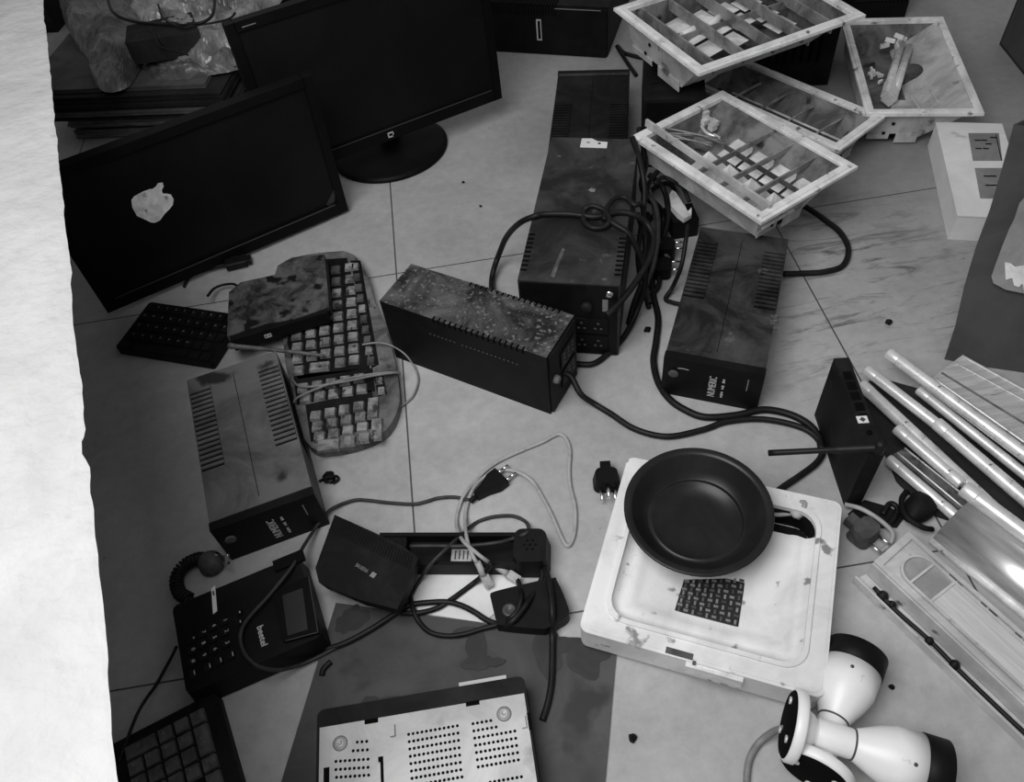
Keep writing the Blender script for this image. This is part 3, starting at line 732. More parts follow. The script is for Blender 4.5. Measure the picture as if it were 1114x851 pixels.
# coiled cord with its dusty plug
ivP = MTX[tP.name].inverted(); b = new(); base = smooth_path([ivP @ at(*p) for p in ((206, 652, .028), (196, 646, .02), (192, 634, .015), (195, 622, .014), (204, 613, .014), (216, 608, .016), (224, 609, .018))], 24)
hel = []
for i, p in enumerate(base):
    tt = (base[min(i + 1, len(base) - 1)] - base[max(i - 1, 0)]).normalized(); s = tt.cross(Vector((0, 0, 1))).normalized(); u = s.cross(tt); a = i * .9
    hel.append(p + (s * math.cos(a) + u * math.sin(a)) * .0085)
tube(b, hel, .0021, 6, k=2)
obj('coiled_cord', b, 'rubber', tP)
t = thing('power_plug', 'round dusty grey plug with bright pins by the curly phone cord', 'plug', at(233, 617, 0), 0)
b = new(); lathe(b, [(0, .002), (.016, .002), (.019, .009), (.018, .019), (.013, .027), (.008, .029), (0, .029)], 24); pb_ = obj('plug_body', b, 'rubberg', t)
for px, py in ((236, 602), (249, 603.5), (249, 612.5)):
    b = new(); q = loc(t, px, py, .03); e = Vector((q.x * .6, q.y * .6, .022)); cyl(b, e, q, .0024, n=10); obj('pin', b, 'chrome', pb_)

# ================================================================== MODEM with ribbed edge
zt = .060
c_, a_, w_, l_ = frame((343, 626), (430, 660), (366, 560), zt)
t = thing('modem', 'black ribbed modem with faint white lettering beside the desk phone', 'modem', c_, a_)
out = [(343, 618), (364, 560), (402, 577), (438, 594), (455, 607), (446, 634), (432, 663), (392, 653), (347, 634)]
P_ = [tuple(loc(t, x, y, zt).xy) for x, y in out]
Pb = [(x * .95, y * .95 + .002) for x, y in P_]
b = new(); prism(b, Pb, .032, zt, top=P_, bevel=.004)
for x_, y_ in ((-.06, -.035), (-.06, .035)): cyl(b, (x_, y_, .0005), (x_, y_, .034), .006, n=12)
obj('shell', b, 'blackdust', t)
b = new(); nr = 30
for k in range(nr):
    s = (k + .5) / nr; x0, y0 = 366 + (450 - 366) * s, 561.5 + (605 - 561.5) * s
    x1, y1 = x0 - 1.5 + (-8 + 6 * s), y0 + 15
    p, q = loc(t, x0, y0, zt), loc(t, x1, y1, zt); tube(b, [p, (p + q) / 2, q], .0011, 5)
obj('ribbed_edge', b, 'black', t)
b = new(); p, q = loc(t, 383, 612, zt), loc(t, 408, 627, zt); dd = (q - p); dd.z = 0; aa = math.atan2(dd.y, dd.x); Lx = dd.length
mm = T(p.x, p.y, zt + .0003) @ RZ(aa)
box(b, (Lx * .92, 0, 0), (.0075, .0075, .0004), mtx=mm)
text(b, 'BAUEENA', .0078, mm @ T(Lx * .43, 0, 0), xs=.62, ext=.0001)
obj('brand_lettering', b, 'legenddim', t)

# ================================================================== TELEPHONE HANDSET, ADAPTER, SHEETS
p0, p1 = at(405, 598, .03), at(597, 598, .03); ang = math.atan2((p1 - p0).y, (p1 - p0).x)
mid = (p0 + p1) / 2; Lh = (p1 - p0).length
t = thing('telephone_handset', 'black telephone handset lying face up beside the ribbed modem', 'telephone', (mid.x, mid.y, 0), ang)
b = new(); wh = .052
for s in (-1, 1): box(b, (-.012, s * (wh / 2 - .003), .018), (Lh - .04, .006, .030), bevel=.0025)
box(b, (-.012, 0, .008), (Lh - .04, wh - .004, .012), bevel=.003)
tH = t; hd = obj('handle', b, 'black', t)
for sx, nm, hz_ in ((1, 'earpiece', .044), (-1, 'mouthpiece', .030)):
    b = new(); cxp = sx * (Lh / 2 - .026)
    prism(b, rrect(.055, wh + .008, .012, 5, cxp, 0), .003, hz_, top=rrect(.046, wh, .012, 5, cxp, 0), bevel=.005, seg=3)
    for k in range(7):
        a = 2 * math.pi * k / 6; rr = .008 if k < 6 else 0
        lathe(b, [(0, 0), (.0017, 0), (.0017, .0006), (0, .0006)], 8, 1, T(cxp + rr * math.cos(a), rr * math.sin(a), hz_ - .0001))
    obj(nm, b, ['black', 'hole'], t)
b = new(); q = loc(t, 502, 605, .016); box(b, (q.x, q.y, .0148), (.030, .022, .0012)); lbH = obj('label', b, 'clear', hd, 'shiny pale label')
b = new()
for k in range(4): box(b, (q.x - .009 + k * .006, q.y + .002, .0156), (.002, .014, .0005))
obj('label_print', b, 'keydark', hd)
b = new(); prism(b, [tuple(at(x, y).xy) for x, y in ((452, 621), (522, 622), (572, 626), (548, 660), (526, 678), (462, 668.5), (448, 660))], .0006, .0018)
solo('paper_sheet', b, 'paperw', 'white paper sheet under the loose leads below the handset', 'paper')
zt = .026
c_ = at(577, 658, 0)
t = thing('power_adapter', 'small rounded black box with a round socket, on the edge of the grey sheet', 'adapter', c_, 0)
P_ = [tuple(loc(t, x, y, zt).xy) for x, y in ((533, 648), (540, 643), (598, 629.5), (606, 632), (618, 660), (618, 669), (611, 675), (596, 683), (586, 684), (545, 680), (540, 676))]
P_ = [tuple(p.xy) for p in smooth_path([Vector((x, y, 0)) for x, y in P_ + [P_[0]]], 4)[:-1]]
b = new(); prism(b, P_, .003, zt, bevel=.004, seg=3); obj('body', b, 'black', t)
q = loc(t, 554, 664, zt); b = new(); lathe(b, [(0, 0), (.0095, 0), (.0095, .0014), (.006, .002), (.005, .0006), (0, .0004)], 24, mtx=T(q.x, q.y, zt - .0003)); obj('socket', b, 'trim', t); tAd = t
t = thing('sheet_panel', 'large flat scuffed dark grey sheet lying under the perforated box', 'panel', (at(480, 770).x, at(480, 770).y, 0), 0)
b = new(); ps = [tuple(loc(t, x, y, .0).xy) for x, y in ((366, 657), (520, 678), (671, 707), (668, 740), (655, 890), (292, 900))]
prism(b, ps, .0006, .0034, bevel=.0006); obj('panel', b, 'sheet', t)
M['stain'] = mat('dark_stain', .024, .6, dust=.036, amount=.5, scale=20)
for i_, (x, y, rx, ry) in enumerate(((374, 681, .012, .014), (385, 674, .017, .019), (397, 671, .009, .011), (596, 712, .02, .036), (607, 704, .03, .012), (636, 722, .02, .022), (650, 712, .018, .012), (518, 705, .014, .03), (520, 722, .02, .012), (505, 690, .016, .008), (420, 770, .03, .012), (404, 765, .012, .008), (540, 722, .012, .006))):
    q = loc(t, x, y, 0); n_ = 26; ps = []
    for k in range(n_):
        a = 2 * math.pi * k / n_; f_ = 1 + .35 * noise.noise(Vector((x * .3 + math.cos(a) * 1.3, y * .3 + math.sin(a) * 1.3, 1)))
        ps.append((q.x + rx * f_ * math.cos(a), q.y + ry * f_ * math.sin(a)))
    b = new(); prism(b, ps, .0033, .0035 + .00012 * i_); obj('stain', b, 'stain', t)

# ================================================================== PERFORATED BOX (disc player turned over)
zt = .046
oR, oL = at(570, 735, zt), at(345, 773, zt)
xd = (oR - oL); w_ = xd.length; xd.normalize(); a_ = math.atan2(xd.y, xd.x); yd = Vector((-xd.y, xd.x, 0)); l_ = .235
c_ = (oR + oL) / 2 - yd * l_ / 2; c_.z = .0036
t = thing('disc_player', 'black box with a pale perforated metal plate on top, at the bottom edge', 'disc player', c_, a_)
zt -= .0036
b = new(); prism(b, rrect(w_, l_, .009, 4), .0, zt, bevel=.003); obj('body', b, 'blackdust', t)
b = new(); x0, x1 = -w_ / 2 + .004, w_ / 2 - .003
prism(b, [(x0, -l_ / 2 + .01), (x1, -l_ / 2 + .01), (x1, l_ / 2 - .0225), (x0, l_ / 2 - .0225)], zt - .001, zt + .0016, bevel=.0006)
def hole(gx_, gy_, r=.0019):
    q = loc(t, 300 + gx_ / 2.9316, 640 + gy_ / 2.9336, zt + .0052); lathe(b, [(0, 0), (r, 0), (r, .0002), (0, .0002)], 8, 1, T(q.x, q.y, zt + .0016))
for gy_, xs_ in ((493, (260, 275, 290)), (520, (247, 262, 277, 292)), (550, [192 + 14.6 * k for k in range(8)]), (576, [192 + 14.6 * k for k in range(8)]), (601, [194 + 14.6 * k for k in range(8)])):
    for x in xs_: hole(x, gy_ - (x - 240) * .07)
for r_ in range(7):
    for k in range(12): hole(424 + r_ * 1.8 + k * 14.1, 467 + r_ * 23.4 - k * 2.5)
for r_, n_ in enumerate((5, 6, 10, 10, 10, 10, 10)):
    for k in range(n_): hole(629 + r_ * 2.8 + k * 14.2, 433 + r_ * 23.0 - k * 2.5)
for k in range(8): hole(684 + k * 14.2, 620 - k * 2.5)
for r_ in range(1, 5):
    for k in range(12): hole(437 + r_ * 1.8 + k * 14.1, 607 + r_ * 23.4 - k * 2.5)
for gx_, gy_, sx, sy in ((305, 425, .017, .0055), (628, 368, .017, .0055), (808, 425, .003, .02), (162, 604, .007, .022), (336, 580, .006, .03)):
    q = loc(t, 300 + gx_ / 2.9316, 640 + gy_ / 2.9336, zt + .005); box(b, (q.x, q.y, zt + .0017), (sx, sy, .0006), mi=1)
pp = obj('perforated_plate', b, ['perf', 'hole'], t, 'pale perforated metal plate')
for gx_, gy_ in ((205, 495), (728, 401)):
    q = loc(t, 300 + gx_ / 2.9316, 640 + gy_ / 2.9336, zt + .006); b = new()
    lathe(b, [(.0095, 0), (.007, .0012), (.005, .0034), (.003, .004), (.0026, .003), (0, .003)], 20, mtx=T(q.x, q.y, zt + .0015)); obj('screw_boss', b, 'perf', pp)
for gx_, gy_, sx, sy, aa in ((372, 455, .006, .014, 0), (790, 428, .0055, .014, 0), (330, 590, .004, .022, 0)):
    q = loc(t, 300 + gx_ / 2.9316, 640 + gy_ / 2.9336, zt + .007); b = new(); box(b, (q.x, q.y, zt + .004), (sx, sy, .005), bevel=.001); obj('tab', b, 'perf', pp)
b = new(); p, q = loc(t, 501, 741, .012), loc(t, 551, 732, .012)
pts = [p, q, loc(t, 551, 726, .012), loc(t, 501, 735, .012)]
box(b, ((p.x + q.x) / 2, l_ / 2 + .0035, zt * .78), (abs(q.x - p.x), .008, .0022), bevel=.0006); obj('connector_strip', b, 'legend', t, 'white strip on the far edge')

# ================================================================== SQUARE LAMP FITTING + BOWL
zt = .058
c_, a_, w_, l_ = frame((631, 683), (895, 764), (682, 498.5), zt)
w_ = ((at(918, 545, zt) - at(682, 498.5, zt)).length + (at(895, 764, zt) - at(631, 683, zt)).length) / 2
l_ = ((at(682, 498.5, zt) - at(631, 683, zt)).length + (at(918, 545, zt) - at(895, 764, zt)).length) / 2
cc = (at(682, 498.5, zt) + at(918, 545, zt) + at(895, 764, zt) + at(631, 683, zt)) / 4
xd = (at(918, 545, zt) - at(682, 498.5, zt)) + (at(895, 764, zt) - at(631, 683, zt)); a_ = math.atan2(xd.y, xd.x)
cc.z = 0.
t = thing('lamp_fitting', 'square white lamp fitting with a small woven lens, dark bowl standing on it', 'lamp', cc, a_)
tF = t
rim = .030
b = new(); rin = (w_ - 2 * rim, l_ - 2 * rim)
def ring(b, outer, inner, z0, z1, mi=0):
    n_ = len(outer)
    v = [(x, y, z0) for x, y in outer] + [(x, y, z1) for x, y in outer] + [(x, y, z1) for x, y in inner] + [(x, y, z0) for x, y in inner]
    f = []
    for i in range(n_):
        j = (i + 1) % n_
        f += [(i, j, n_ + j, n_ + i), (n_ + i, n_ + j, 2 * n_ + j, 2 * n_ + i), (2 * n_ + i, 2 * n_ + j, 3 * n_ + j, 3 * n_ + i), (3 * n_ + i, 3 * n_ + j, j, i)]
    addmesh(b, v, f, mi)
ring(b, rrect(w_, l_, .012, 6), rrect(w_ - .012, l_ - .012, .012, 6), .012, zt)
ring(b, rrect(w_ - .008, l_ - .008, .012, 6), rrect(rin[0] + .012, rin[1] + .012, .03, 6), zt - .006, zt + .001)
ring(b, rrect(rin[0] + .012, rin[1] + .012, .03, 6), rrect(rin[0], rin[1], .028, 6), zt - .004, zt + .004)
obj('frame', b, 'enamel', t); b = new(); prism(b, rrect(w_ - .014, l_ - .014, .02, 4), .001, .014); obj('base_plate', b, 'enamel', t)
b = new(); q0 = loc(t, 755, 722, zt); box(b, (q0.x, -l_ / 2 - .0002, zt - .010), (.004, .004, .024), mtx=None); q0 = loc(t, 738, 716, zt); box(b, (q0.x, -l_ / 2 + .006, zt + .0012), (.034, .008, .001))
obj('crack', b, 'keydark', t)
b = new(); box(b, (q0.x + .045, -l_ / 2 - .003, zt - .014), (.07, .006, .022), mtx=None, bevel=.0015); obj('broken_rim', b, 'enameld', t)
# reflector pan, with a cut-out at the back right where the lining is missing
b = new()
gw, gl = rin
NX, NY = 44, 40
qa = loc(t, 842, 574, zt); qb = loc(t, 905, 588, zt)
lens_c = loc(t, 773, 656, zt - .01); 
def panz(x, y):
    u = max(abs(x) / (gw / 2), abs(y) / (gl / 2)) if True else 0
    ex = min(gw / 2 - abs(x), gl / 2 - abs(y))
    z = zt - .012
    if ex < .012: z = zt - .002 - .010 * (ex / .012) ** .7
    if .012 <= ex < .034: z = zt - .012 + .0035 * math.sin((ex - .012) / .022 * math.pi)
    d = max(abs(x - lens_c.x) / .033, abs(y - lens_c.y) / .030)
    if d < 3: z -= .010 * (1 - max(0, d - 1) / 2)
    return z
vid = {}; v = []; f = []
for i in range(NX + 1):
    for j in range(NY + 1):
        x = -gw / 2 + gw * i / NX; y = -gl / 2 + gl * j / NY
        vid[i, j] = len(v); v.append((x, y, panz(x, y)))
for i in range(NX):
    for j in range(NY):
        x = -gw / 2 + gw * (i + .5) / NX; y = -gl / 2 + gl * (j + .5) / NY
        if x > qa.x - .075 and y > min(qa.y, qb.y) : continue
        f.append((vid[i, j], vid[i + 1, j], vid[i + 1, j + 1], vid[i, j + 1]))
addmesh(b, v, f, smooth=True); obj('reflector_pan', b, 'enamel', t)
b = new(); prism(b, rrect(gw - .004, gl - .004, .02, 4), .0135, .017); ring(b, rrect(gw + .006, gl + .006, .028, 5), rrect(gw + .002, gl + .002, .027, 5), .0135, zt - .0042); obj('back_plate', b, 'blackdust', t)  # black wall ring added, puts shade inside the opening into the colour
b = new(); ps = [tuple(loc(t, x, y, zt - .02).xy) for x, y in ((734, 664), (744, 631), (811, 629), (803, 682))]
prism(b, ps, zt - .0225, zt - .0195, bevel=.0006)
ps_ = [Vector((p[0], p[1], zt - .019)) for p in ps]
for i in range(9):
    for j in range(8):
        s, r_ = (i + .5) / 9, (j + .5) / 8
        p = (ps_[0] * (1 - s) + ps_[3] * s) * (1 - r_) + (ps_[1] * (1 - s) + ps_[2] * s) * r_
        box(b, p, (.0062, .0032, .0024) if (i + j) % 2 else (.0030, .0058, .0020), mi=2 if (i + j) % 3 else 1, bevel=.0007, seg=1)
obj('woven_lens', b, ['lcd', 'rubberg', 'mesh'], t, 'small square woven lens')
b = new(); kn = loc(t, 866, 559, .038)
for k in range(5):
    a = k * 1.3; tube(b, [kn + Vector((.012 * math.cos(a), .009 * math.sin(a), .004 * k)), kn + Vector((.010 * math.cos(a + 2), .010 * math.sin(a + 2), .006 + .003 * k)), kn + Vector((.011 * math.cos(a + 4), .007 * math.sin(a + 4), .003 * k))], .0052, 8)
tube(b, [kn + Vector((-.005, -.005, .006)), kn + Vector((-.03, -.012, .004)), kn + Vector((-.05, -.004, .0))], .0032, 8)
obj('lamp_wire', b, 'cablew', t, 'knotted pale wire')
b = new(); q = loc(t, 895, 587, .05); tube(b, [q + Vector((-.012, .0, .0)), q + Vector((.0, .003, .004)), q + Vector((.003, -.008, .001))], .0018, 6); obj('clip', b, 'keydark', t)
# bowl
zb = .096
bc = at(759.5, 553.5, zb); rb = ((at(841, 553, zb) - at(678, 553, zb)).length) / 2
b = new()
prof = [(0, .000), (rb * .60, .0), (rb * .66, .003), (rb * .78, .016), (rb * .885, .030), (rb * .97, .0325), (rb, .0350), (rb * 1.0, .0372), (rb * .985, .0382), (rb * .90, .0365), (rb * .885, .0345), (rb * .87, .0325), (rb * .76, .018), (rb * .67, .0078), (rb * .645, .0066), (rb * .625, .0084), (rb * .605, .0086), (rb * .585, .0056), (rb * .3, .0050), (0, .0048)]
lathe(b, prof, 72); bmesh.ops.translate(b, verts=b.verts, vec=(bc.x, bc.y, zt + .0015))
solo('bowl', b, 'pan', 'round dark shallow bowl resting on the square white lamp fitting', 'bowl')
# plug left of the fitting
def plug3(label, px, py, ang, m='black', z0=.0, npin=3, s=1.):
    c_ = at(px, py, .02); t = thing('power_plug', label, 'plug', (c_.x, c_.y, z0), ang, 'loose power plugs')
    b = new(); prism(b, rrect(.042 * s, .034 * s, .010 * s, 5), .002, .026 * s, top=rrect(.034 * s, .028 * s, .009 * s, 5), bevel=.003); box(b, (.0, .020 * s, .013), (.016 * s, .018 * s, .015), bevel=.004); pb_ = obj('plug_body', b, m, t)
    for k, (x, y) in enumerate(((-.010, 0), (.010, 0), (0, .004))[:npin]):
        b = new(); cyl(b, (x * s, -.015 * s, .013 + (.008 if k == 2 else 0)), (x * s, -.038 * s, .013 + (.008 if k == 2 else 0)), .0024 if k < 2 else .0030, n=10); obj('pin', b, 'chrome', pb_)
    return t
plug3('black three pin plug lying left of the square lamp fitting', 660, 519, -.12)

# ================================================================== LAMP TRAYS
def tray(label, corners, zr, depth, grid, dims=None, tilt=None, fl=.017, base=(-.45, .45, -.45, .45), skirt_axis=0):
    """corners: front-left, front-right, back-right, back-left of the rim as seen in the photograph"""
    P_ = [at(x, y, z) for (x, y), z in zip(corners, zr)]
    o = (P_[0] + P_[1] + P_[2] + P_[3]) / 4
    X = ((P_[1] - P_[0]) + (P_[2] - P_[3])); X.normalize(); Y = ((P_[3] - P_[0]) + (P_[2] - P_[1])); Y = (Y - X * Y.dot(X)).normalized(); Z = X.cross(Y)
    w = ((P_[1] - P_[0]).length + (P_[2] - P_[3]).length) / 2; l = ((P_[3] - P_[0]).length + (P_[2] - P_[1]).length) / 2
    o = o - Z * depth
    m = Matrix(((X.x, Y.x, Z.x, o.x), (X.y, Y.y, Z.y, o.y), (X.z, Y.z, Z.z, o.z), (0, 0, 0, 1)))
    t = thing('lamp_tray', label, 'lamp', mtx=m, group='old ceiling lamp trays')
    D = depth
    b = new()
    sq = lambda w_, l_: [(w_ / 2, l_ / 2), (-w_ / 2, l_ / 2), (-w_ / 2, -l_ / 2), (w_ / 2, -l_ / 2)]
    ring(b, sq(w, l), sq(w - 2 * fl, l - 2 * fl), D - .006, D)
    ring(b, sq(w - .8 * fl, l - .8 * fl), sq(w - 2 * fl, l - 2 * fl), D - .001, D + .0022)
    ring(b, sq(w - 2 * fl, l - 2 * fl), sq(w - 2 * fl - .005, l - 2 * fl - .005), D - .016, D + .001)
    bmesh.ops.bevel(b, geom=[e for e in b.edges if e.is_manifold and e.calc_face_angle(0) > .5], offset=.0009, segments=1, affect='EDGES')
    obj('rim', b, 'enameld', t)
    # pressed housing: one upright long side, the other sloping; notched skirts at the ends
    wi, li = w - 2 * fl, l - 2 * fl
    b = new(); x0, x1, y0, y1 = base[0] * wi, base[1] * wi, base[2] * li, base[3] * li
    def shell(b, d, z0, mi):
        A = [(x1 - d, y1 - d, z0), (x0 + d, y1 - d, z0), (x0 + d, y0 + d, z0), (x1 - d, y0 + d, z0)]; Bq = [(x, y, D - .003) for x, y in sq(wi - 2 * d, li - 2 * d)]
        addmesh(b, A + Bq, [(i, (i + 1) % 4, 4 + (i + 1) % 4, 4 + i) for i in range(4)] + [(0, 1, 2, 3)], mi)
    shell(b, 0, .012, 0); shell(b, .0018, .0142, 1); b.faces.ensure_lookup_table(); b.faces[-5 + (3 if base[1] < .3 else 0)].material_index = 0 if base[1] < .1 else 1  # open tray: sloping inner wall paler, the light on it put into its colour
    def skirt(axis, side):
        a0, a1 = (x0, x1) if axis == 0 else (y0, y1); half = (wi if axis == 0 else li) / 2; c0 = ((y0, y1) if axis == 0 else (x0, x1))[side]; ctop = (li if axis == 0 else wi) / 2 * (1 if side else -1)
        sl = a1 - a0; sg = 1 if side else -1
        for f0, f1, zl in ((.0, .42, .009), (.55, .97, .0)):
            ps = [(a0 + sl * f0, c0 + sg * .0004), (a0 + sl * f1, c0 + sg * .0004), (a0 + sl * f1, c0 + sg * .0024), (a0 + sl * f0, c0 + sg * .0024)]
            k_ = (ctop - c0) * (.022 - .012) / (D - .015)
            tp_ = [(p[0], p[1] + k_) for p in ps]
            if axis: ps = [(y, x) for x, y in ps]; tp_ = [(y, x) for x, y in tp_]
            prism(b, ps, zl, .022, top=tp_)
        q = ((a0 + sl * .485, c0 + sg * .0012, .0165) if axis == 0 else (c0 + sg * .0012, a0 + sl * .485, .0165))
        box(b, q, (sl * .13, .003, .009) if axis == 0 else (.003, sl * .13, .009), 2)
        for a_, z_ in ((a0 + sl * .42, .60 * D), (a0 + sl * .30, .30 * D)):
            c_ = c0 + (ctop - c0) * ((z_ - .012) / (D - .015)) + sg * .0030
            q = (a_, c_, z_) if axis == 0 else (c_, a_, z_)
            box(b, q, (.006, .0012, .006) if axis == 0 else (.0012, .006, .006), 2)
    for sd in (0, 1): skirt(skirt_axis, sd)
    obj('housing', b, ['traybody', 'trayin', 'hole'], t)
    return t, w, l, wi, li, D
def grid_parts(t, wi, li, D, nlong, ncross, y0=-.5, y1=.5, z=.75):
    for k in range(nlong):
        b = new(); x = wi * ((k + 1) / (nlong + 1) - .5); box(b, (x, li * (y0 + y1) / 2, D * z), (.0022, li * (y1 - y0) * .97, .018), bevel=.0005); obj('grid_blade', b, 'blade', t)
    for k in range(ncross):
        b = new(); y = li * (y0 + (y1 - y0) * (k + .7) / (ncross + .4)); prism(b, [(-wi * .48, y - .0045), (wi * .48, y - .0045), (wi * .48, y + .0045), (-wi * .48, y + .0045)], D * z - .008, D * z + .006, top=[(-wi * .48, y - .001), (wi * .48, y - .001), (wi * .48, y + .001), (-wi * .48, y + .001)]); obj('grid_blade', b, 'blade', t)
def pyramids(t, wi, li, n, y0, y1, xs_, s=.8):
    b = new()
    for xc in xs_:
        for k in range(n):
            yc = li * (y0 + (y1 - y0) * (k + .5) / n); a = wi * .16; c = li * (y1 - y0) / n * .44
            zz = .018
            addmesh(b, [(xc * wi - a, yc - c, zz), (xc * wi + a, yc - c, zz), (xc * wi + a, yc + c, zz), (xc * wi - a, yc + c, zz), (xc * wi - a * .2, yc - c * .1, zz + .026), (xc * wi + a * .2, yc - c * .1, zz + .026)], [(0, 1, 5, 4), (1, 2, 5), (2, 3, 4, 5), (3, 0, 4)])
    obj('reflector', b, 'reflector', t)
# front tray: rests on the flat power box
tA2, w, l, wi, li, D = tray('front grimy lamp tray with a loose side strip, resting on the flat power box', ((684, 146), (825, 240), (937, 183), (789, 100)), (.168,) * 4, .072, True, base=(-.47, .47, -.46, .10), skirt_axis=1)
# here local x runs down the long side (left corner to near corner), y across
for k in range(3):
    b = new(); x = wi * (-.04 + .18 * k); box(b, (x, 0, D * .84), (.0035, li * .96, .011), bevel=.0008); obj('grid_blade', b, 'blade', tA2)
b = new(); box(b, (wi * .17, li * .02, D * .80), (wi * .62, .003, .009), bevel=.0006); obj('grid_blade', b, 'keydark', tA2)
b = new()
for k in range(4):
    xc = wi * (-.13 + .18 * k); yc = -li * .22; a = wi * .08; c = li * .2; zz = .026
    addmesh(b, [(xc - a, yc - c, zz), (xc + a, yc - c, zz), (xc + a, yc + c, zz), (xc - a, yc + c, zz), (xc - a * .3, yc + c * .3, zz + .036)], [(0, 1, 4), (1, 2, 4), (2, 3, 4), (3, 0, 4)])
    yc = li * .24; c = li * .19
    addmesh(b, [(xc - a, yc - c, zz), (xc + a, yc - c, zz), (xc + a, yc + c, zz + .02), (xc - a, yc + c, zz + .02), (xc - a * .7, yc - c * .3, zz + .012), (xc + a * .7, yc - c * .3, zz + .012)], [(0, 1, 5, 4), (1, 2, 5), (2, 3, 4, 5), (3, 0, 4)])
obj('reflector', b, 'reflector', tA2)
b = new(); p, q = loc(tA2, 703, 133, .185), loc(tA2, 838, 226, .172)
mm = axis_mtx(p, q); Lp = (q - p).length; up_ = mm.to_3x3().inverted() @ Vector((0, 0, 1)); aa = math.atan2(up_.y, up_.x)
box(b, (0, 0, Lp / 2), (.014, .005, Lp), mtx=mm @ RZ(aa), bevel=.0012); obj('loose_side_strip', b, 'traybody', tA2, 'loose grey side strip standing on edge')
b = new()
for k in range(7):
    z_ = .165 - .004 * (k % 3); p = loc(tA2, 712 + k * 1.5, 137 + k * 2.0, z_); q = loc(tA2, 775 + (k % 3) * 6, 150 + (k % 4) * 3, z_ - .006)
    tube(b, [p, (p + q) / 2 + Vector((0, .004 * (k % 3 - 1), .003)), q], .0017, 6)
obj('loose_wire', b, 'blade', tA2)
b = new(); q = loc(tA2, 770, 131, .150)
for (x, y, z, sx, sy, sz) in ((0, 0, 0, .016, .010, .012), (.014, .004, .0, .016, .010, .010), (.004, -.012, .004, .010, .012, .010), (.022, -.008, 0, .012, .014, .012), (-.012, .006, .004, .008, .012, .014)):
    box(b, (q.x + x, q.y + y, q.z + z), (sx, sy, sz), mtx=None, bevel=.003)
obj('lamp_holder', b, 'cloth', tA2, 'broken white lamp holder')
b = new(); q = loc(tA2, 779, 149, .148); box(b, q, (.016, .006, .006), bevel=.002); tube(b, [q, q + Vector((-.02, -.006, .002)), q + Vector((-.045, .004, 0))], .003, 8); obj('lamp_pin', b, 'alu', tA2)
# tray behind it, on the floor
b3 = [(752, 88), (918.5, 171), (957, 121), (797, 62)]
tB2, w, l, wi, li, D = tray('grimy lamp tray lying on the floor behind the front one, partly covered', b3, (.082,) * 4, .074, True, base=(-.47, .47, -.46, .2), skirt_axis=1)
for k in range(4):
    b = new(); x = wi * (-.28 + .2 * k); tube(b, [Vector((x - .012, -li * .45, D * .55)), Vector((x, -li * .1, D * .74)), Vector((x + .006, li * .46, D * .72))], .0028, 8); obj('grid_blade', b, 'blade', tB2)
b = new(); box(b, (.0, -li * .12, D * .5), (wi * .9, .004, .02)); obj('grid_blade', b, 'keydark', tB2)
b = new()
for s in (-.25, .24):
    prism(b, [(-wi * .42, li * (s - .2)), (wi * .42, li * (s - .2)), (wi * .42, li * (s + .2)), (-wi * .42, li * (s + .2))], .016, .022, top=[(-wi * .42, li * (s - .05)), (wi * .42, li * (s - .05)), (wi * .42, li * (s + .05)), (-wi * .42, li * (s + .05))])
obj('reflector', b, 'reflector', tB2)
# topmost tray
t1, w, l, wi, li, D = tray('topmost lamp tray with a full louvre grid, cut by the top edge', ((687, 24), (787, 90), (915, 8), (815, -58)), (.268, .262, .258, .264), .096, True, base=(-.45, .22, -.45, .45))
for k in range(5):
    b = new(); y = li * ((k + .55) / 5.2 - .5); box(b, (0, y, D * .82), (wi * .98, .0042, .022), bevel=.0008); obj('grid_blade', b, 'blade', t1)
b = new(); box(b, (-wi * .05, 0, D * .70), (.003, li * .97, .016), bevel=.0006); obj('grid_blade', b, 'blade', t1)
b = new()
for i in range(3):
    for k in range(5):
        if (i, k) in ((0, 0), (2, 3)): continue
        x = wi * ((i + .5) / 3 - .5) * .62 - wi * .08; y = li * ((k + .12) / 5.2 - .5) * .86; zz = D * .55
        a_, c2 = wi * .095, li * .064
        addmesh(b, [(x - a_, y - c2, zz), (x + a_, y - c2, zz + .003), (x + a_, y + c2 * .9, zz + .012), (x - a_, y + c2 * .9, zz + .008), (x, y + c2 * .1, zz + .012)], [(0, 1, 4), (1, 2, 4), (2, 3, 4), (3, 0, 4)])
obj('reflector', b, 'reflector', t1)
for k, (xa, ya, xb, yb) in enumerate(((742, 39, 763, 27), (770, 29, 786, 15))):
    b = new(); p, q = loc(t1, xa, ya, .235), loc(t1, xb, yb, .235); p.z = q.z = D * .68; cyl(b, p, q, .008, n=14); obj('lamp_tube', b, 'white', t1)
for k, (x, y) in enumerate(((745, 55), (835, 10))):
    b = new(); q = loc(t1, x, y, .235); lathe(b, [(0, 0), (.010, 0), (.010, .012), (.006, .02), (0, .02)], 14, mtx=T(q.x, q.y, D * .55)); obj('lamp_holder', b, 'keydark', t1)
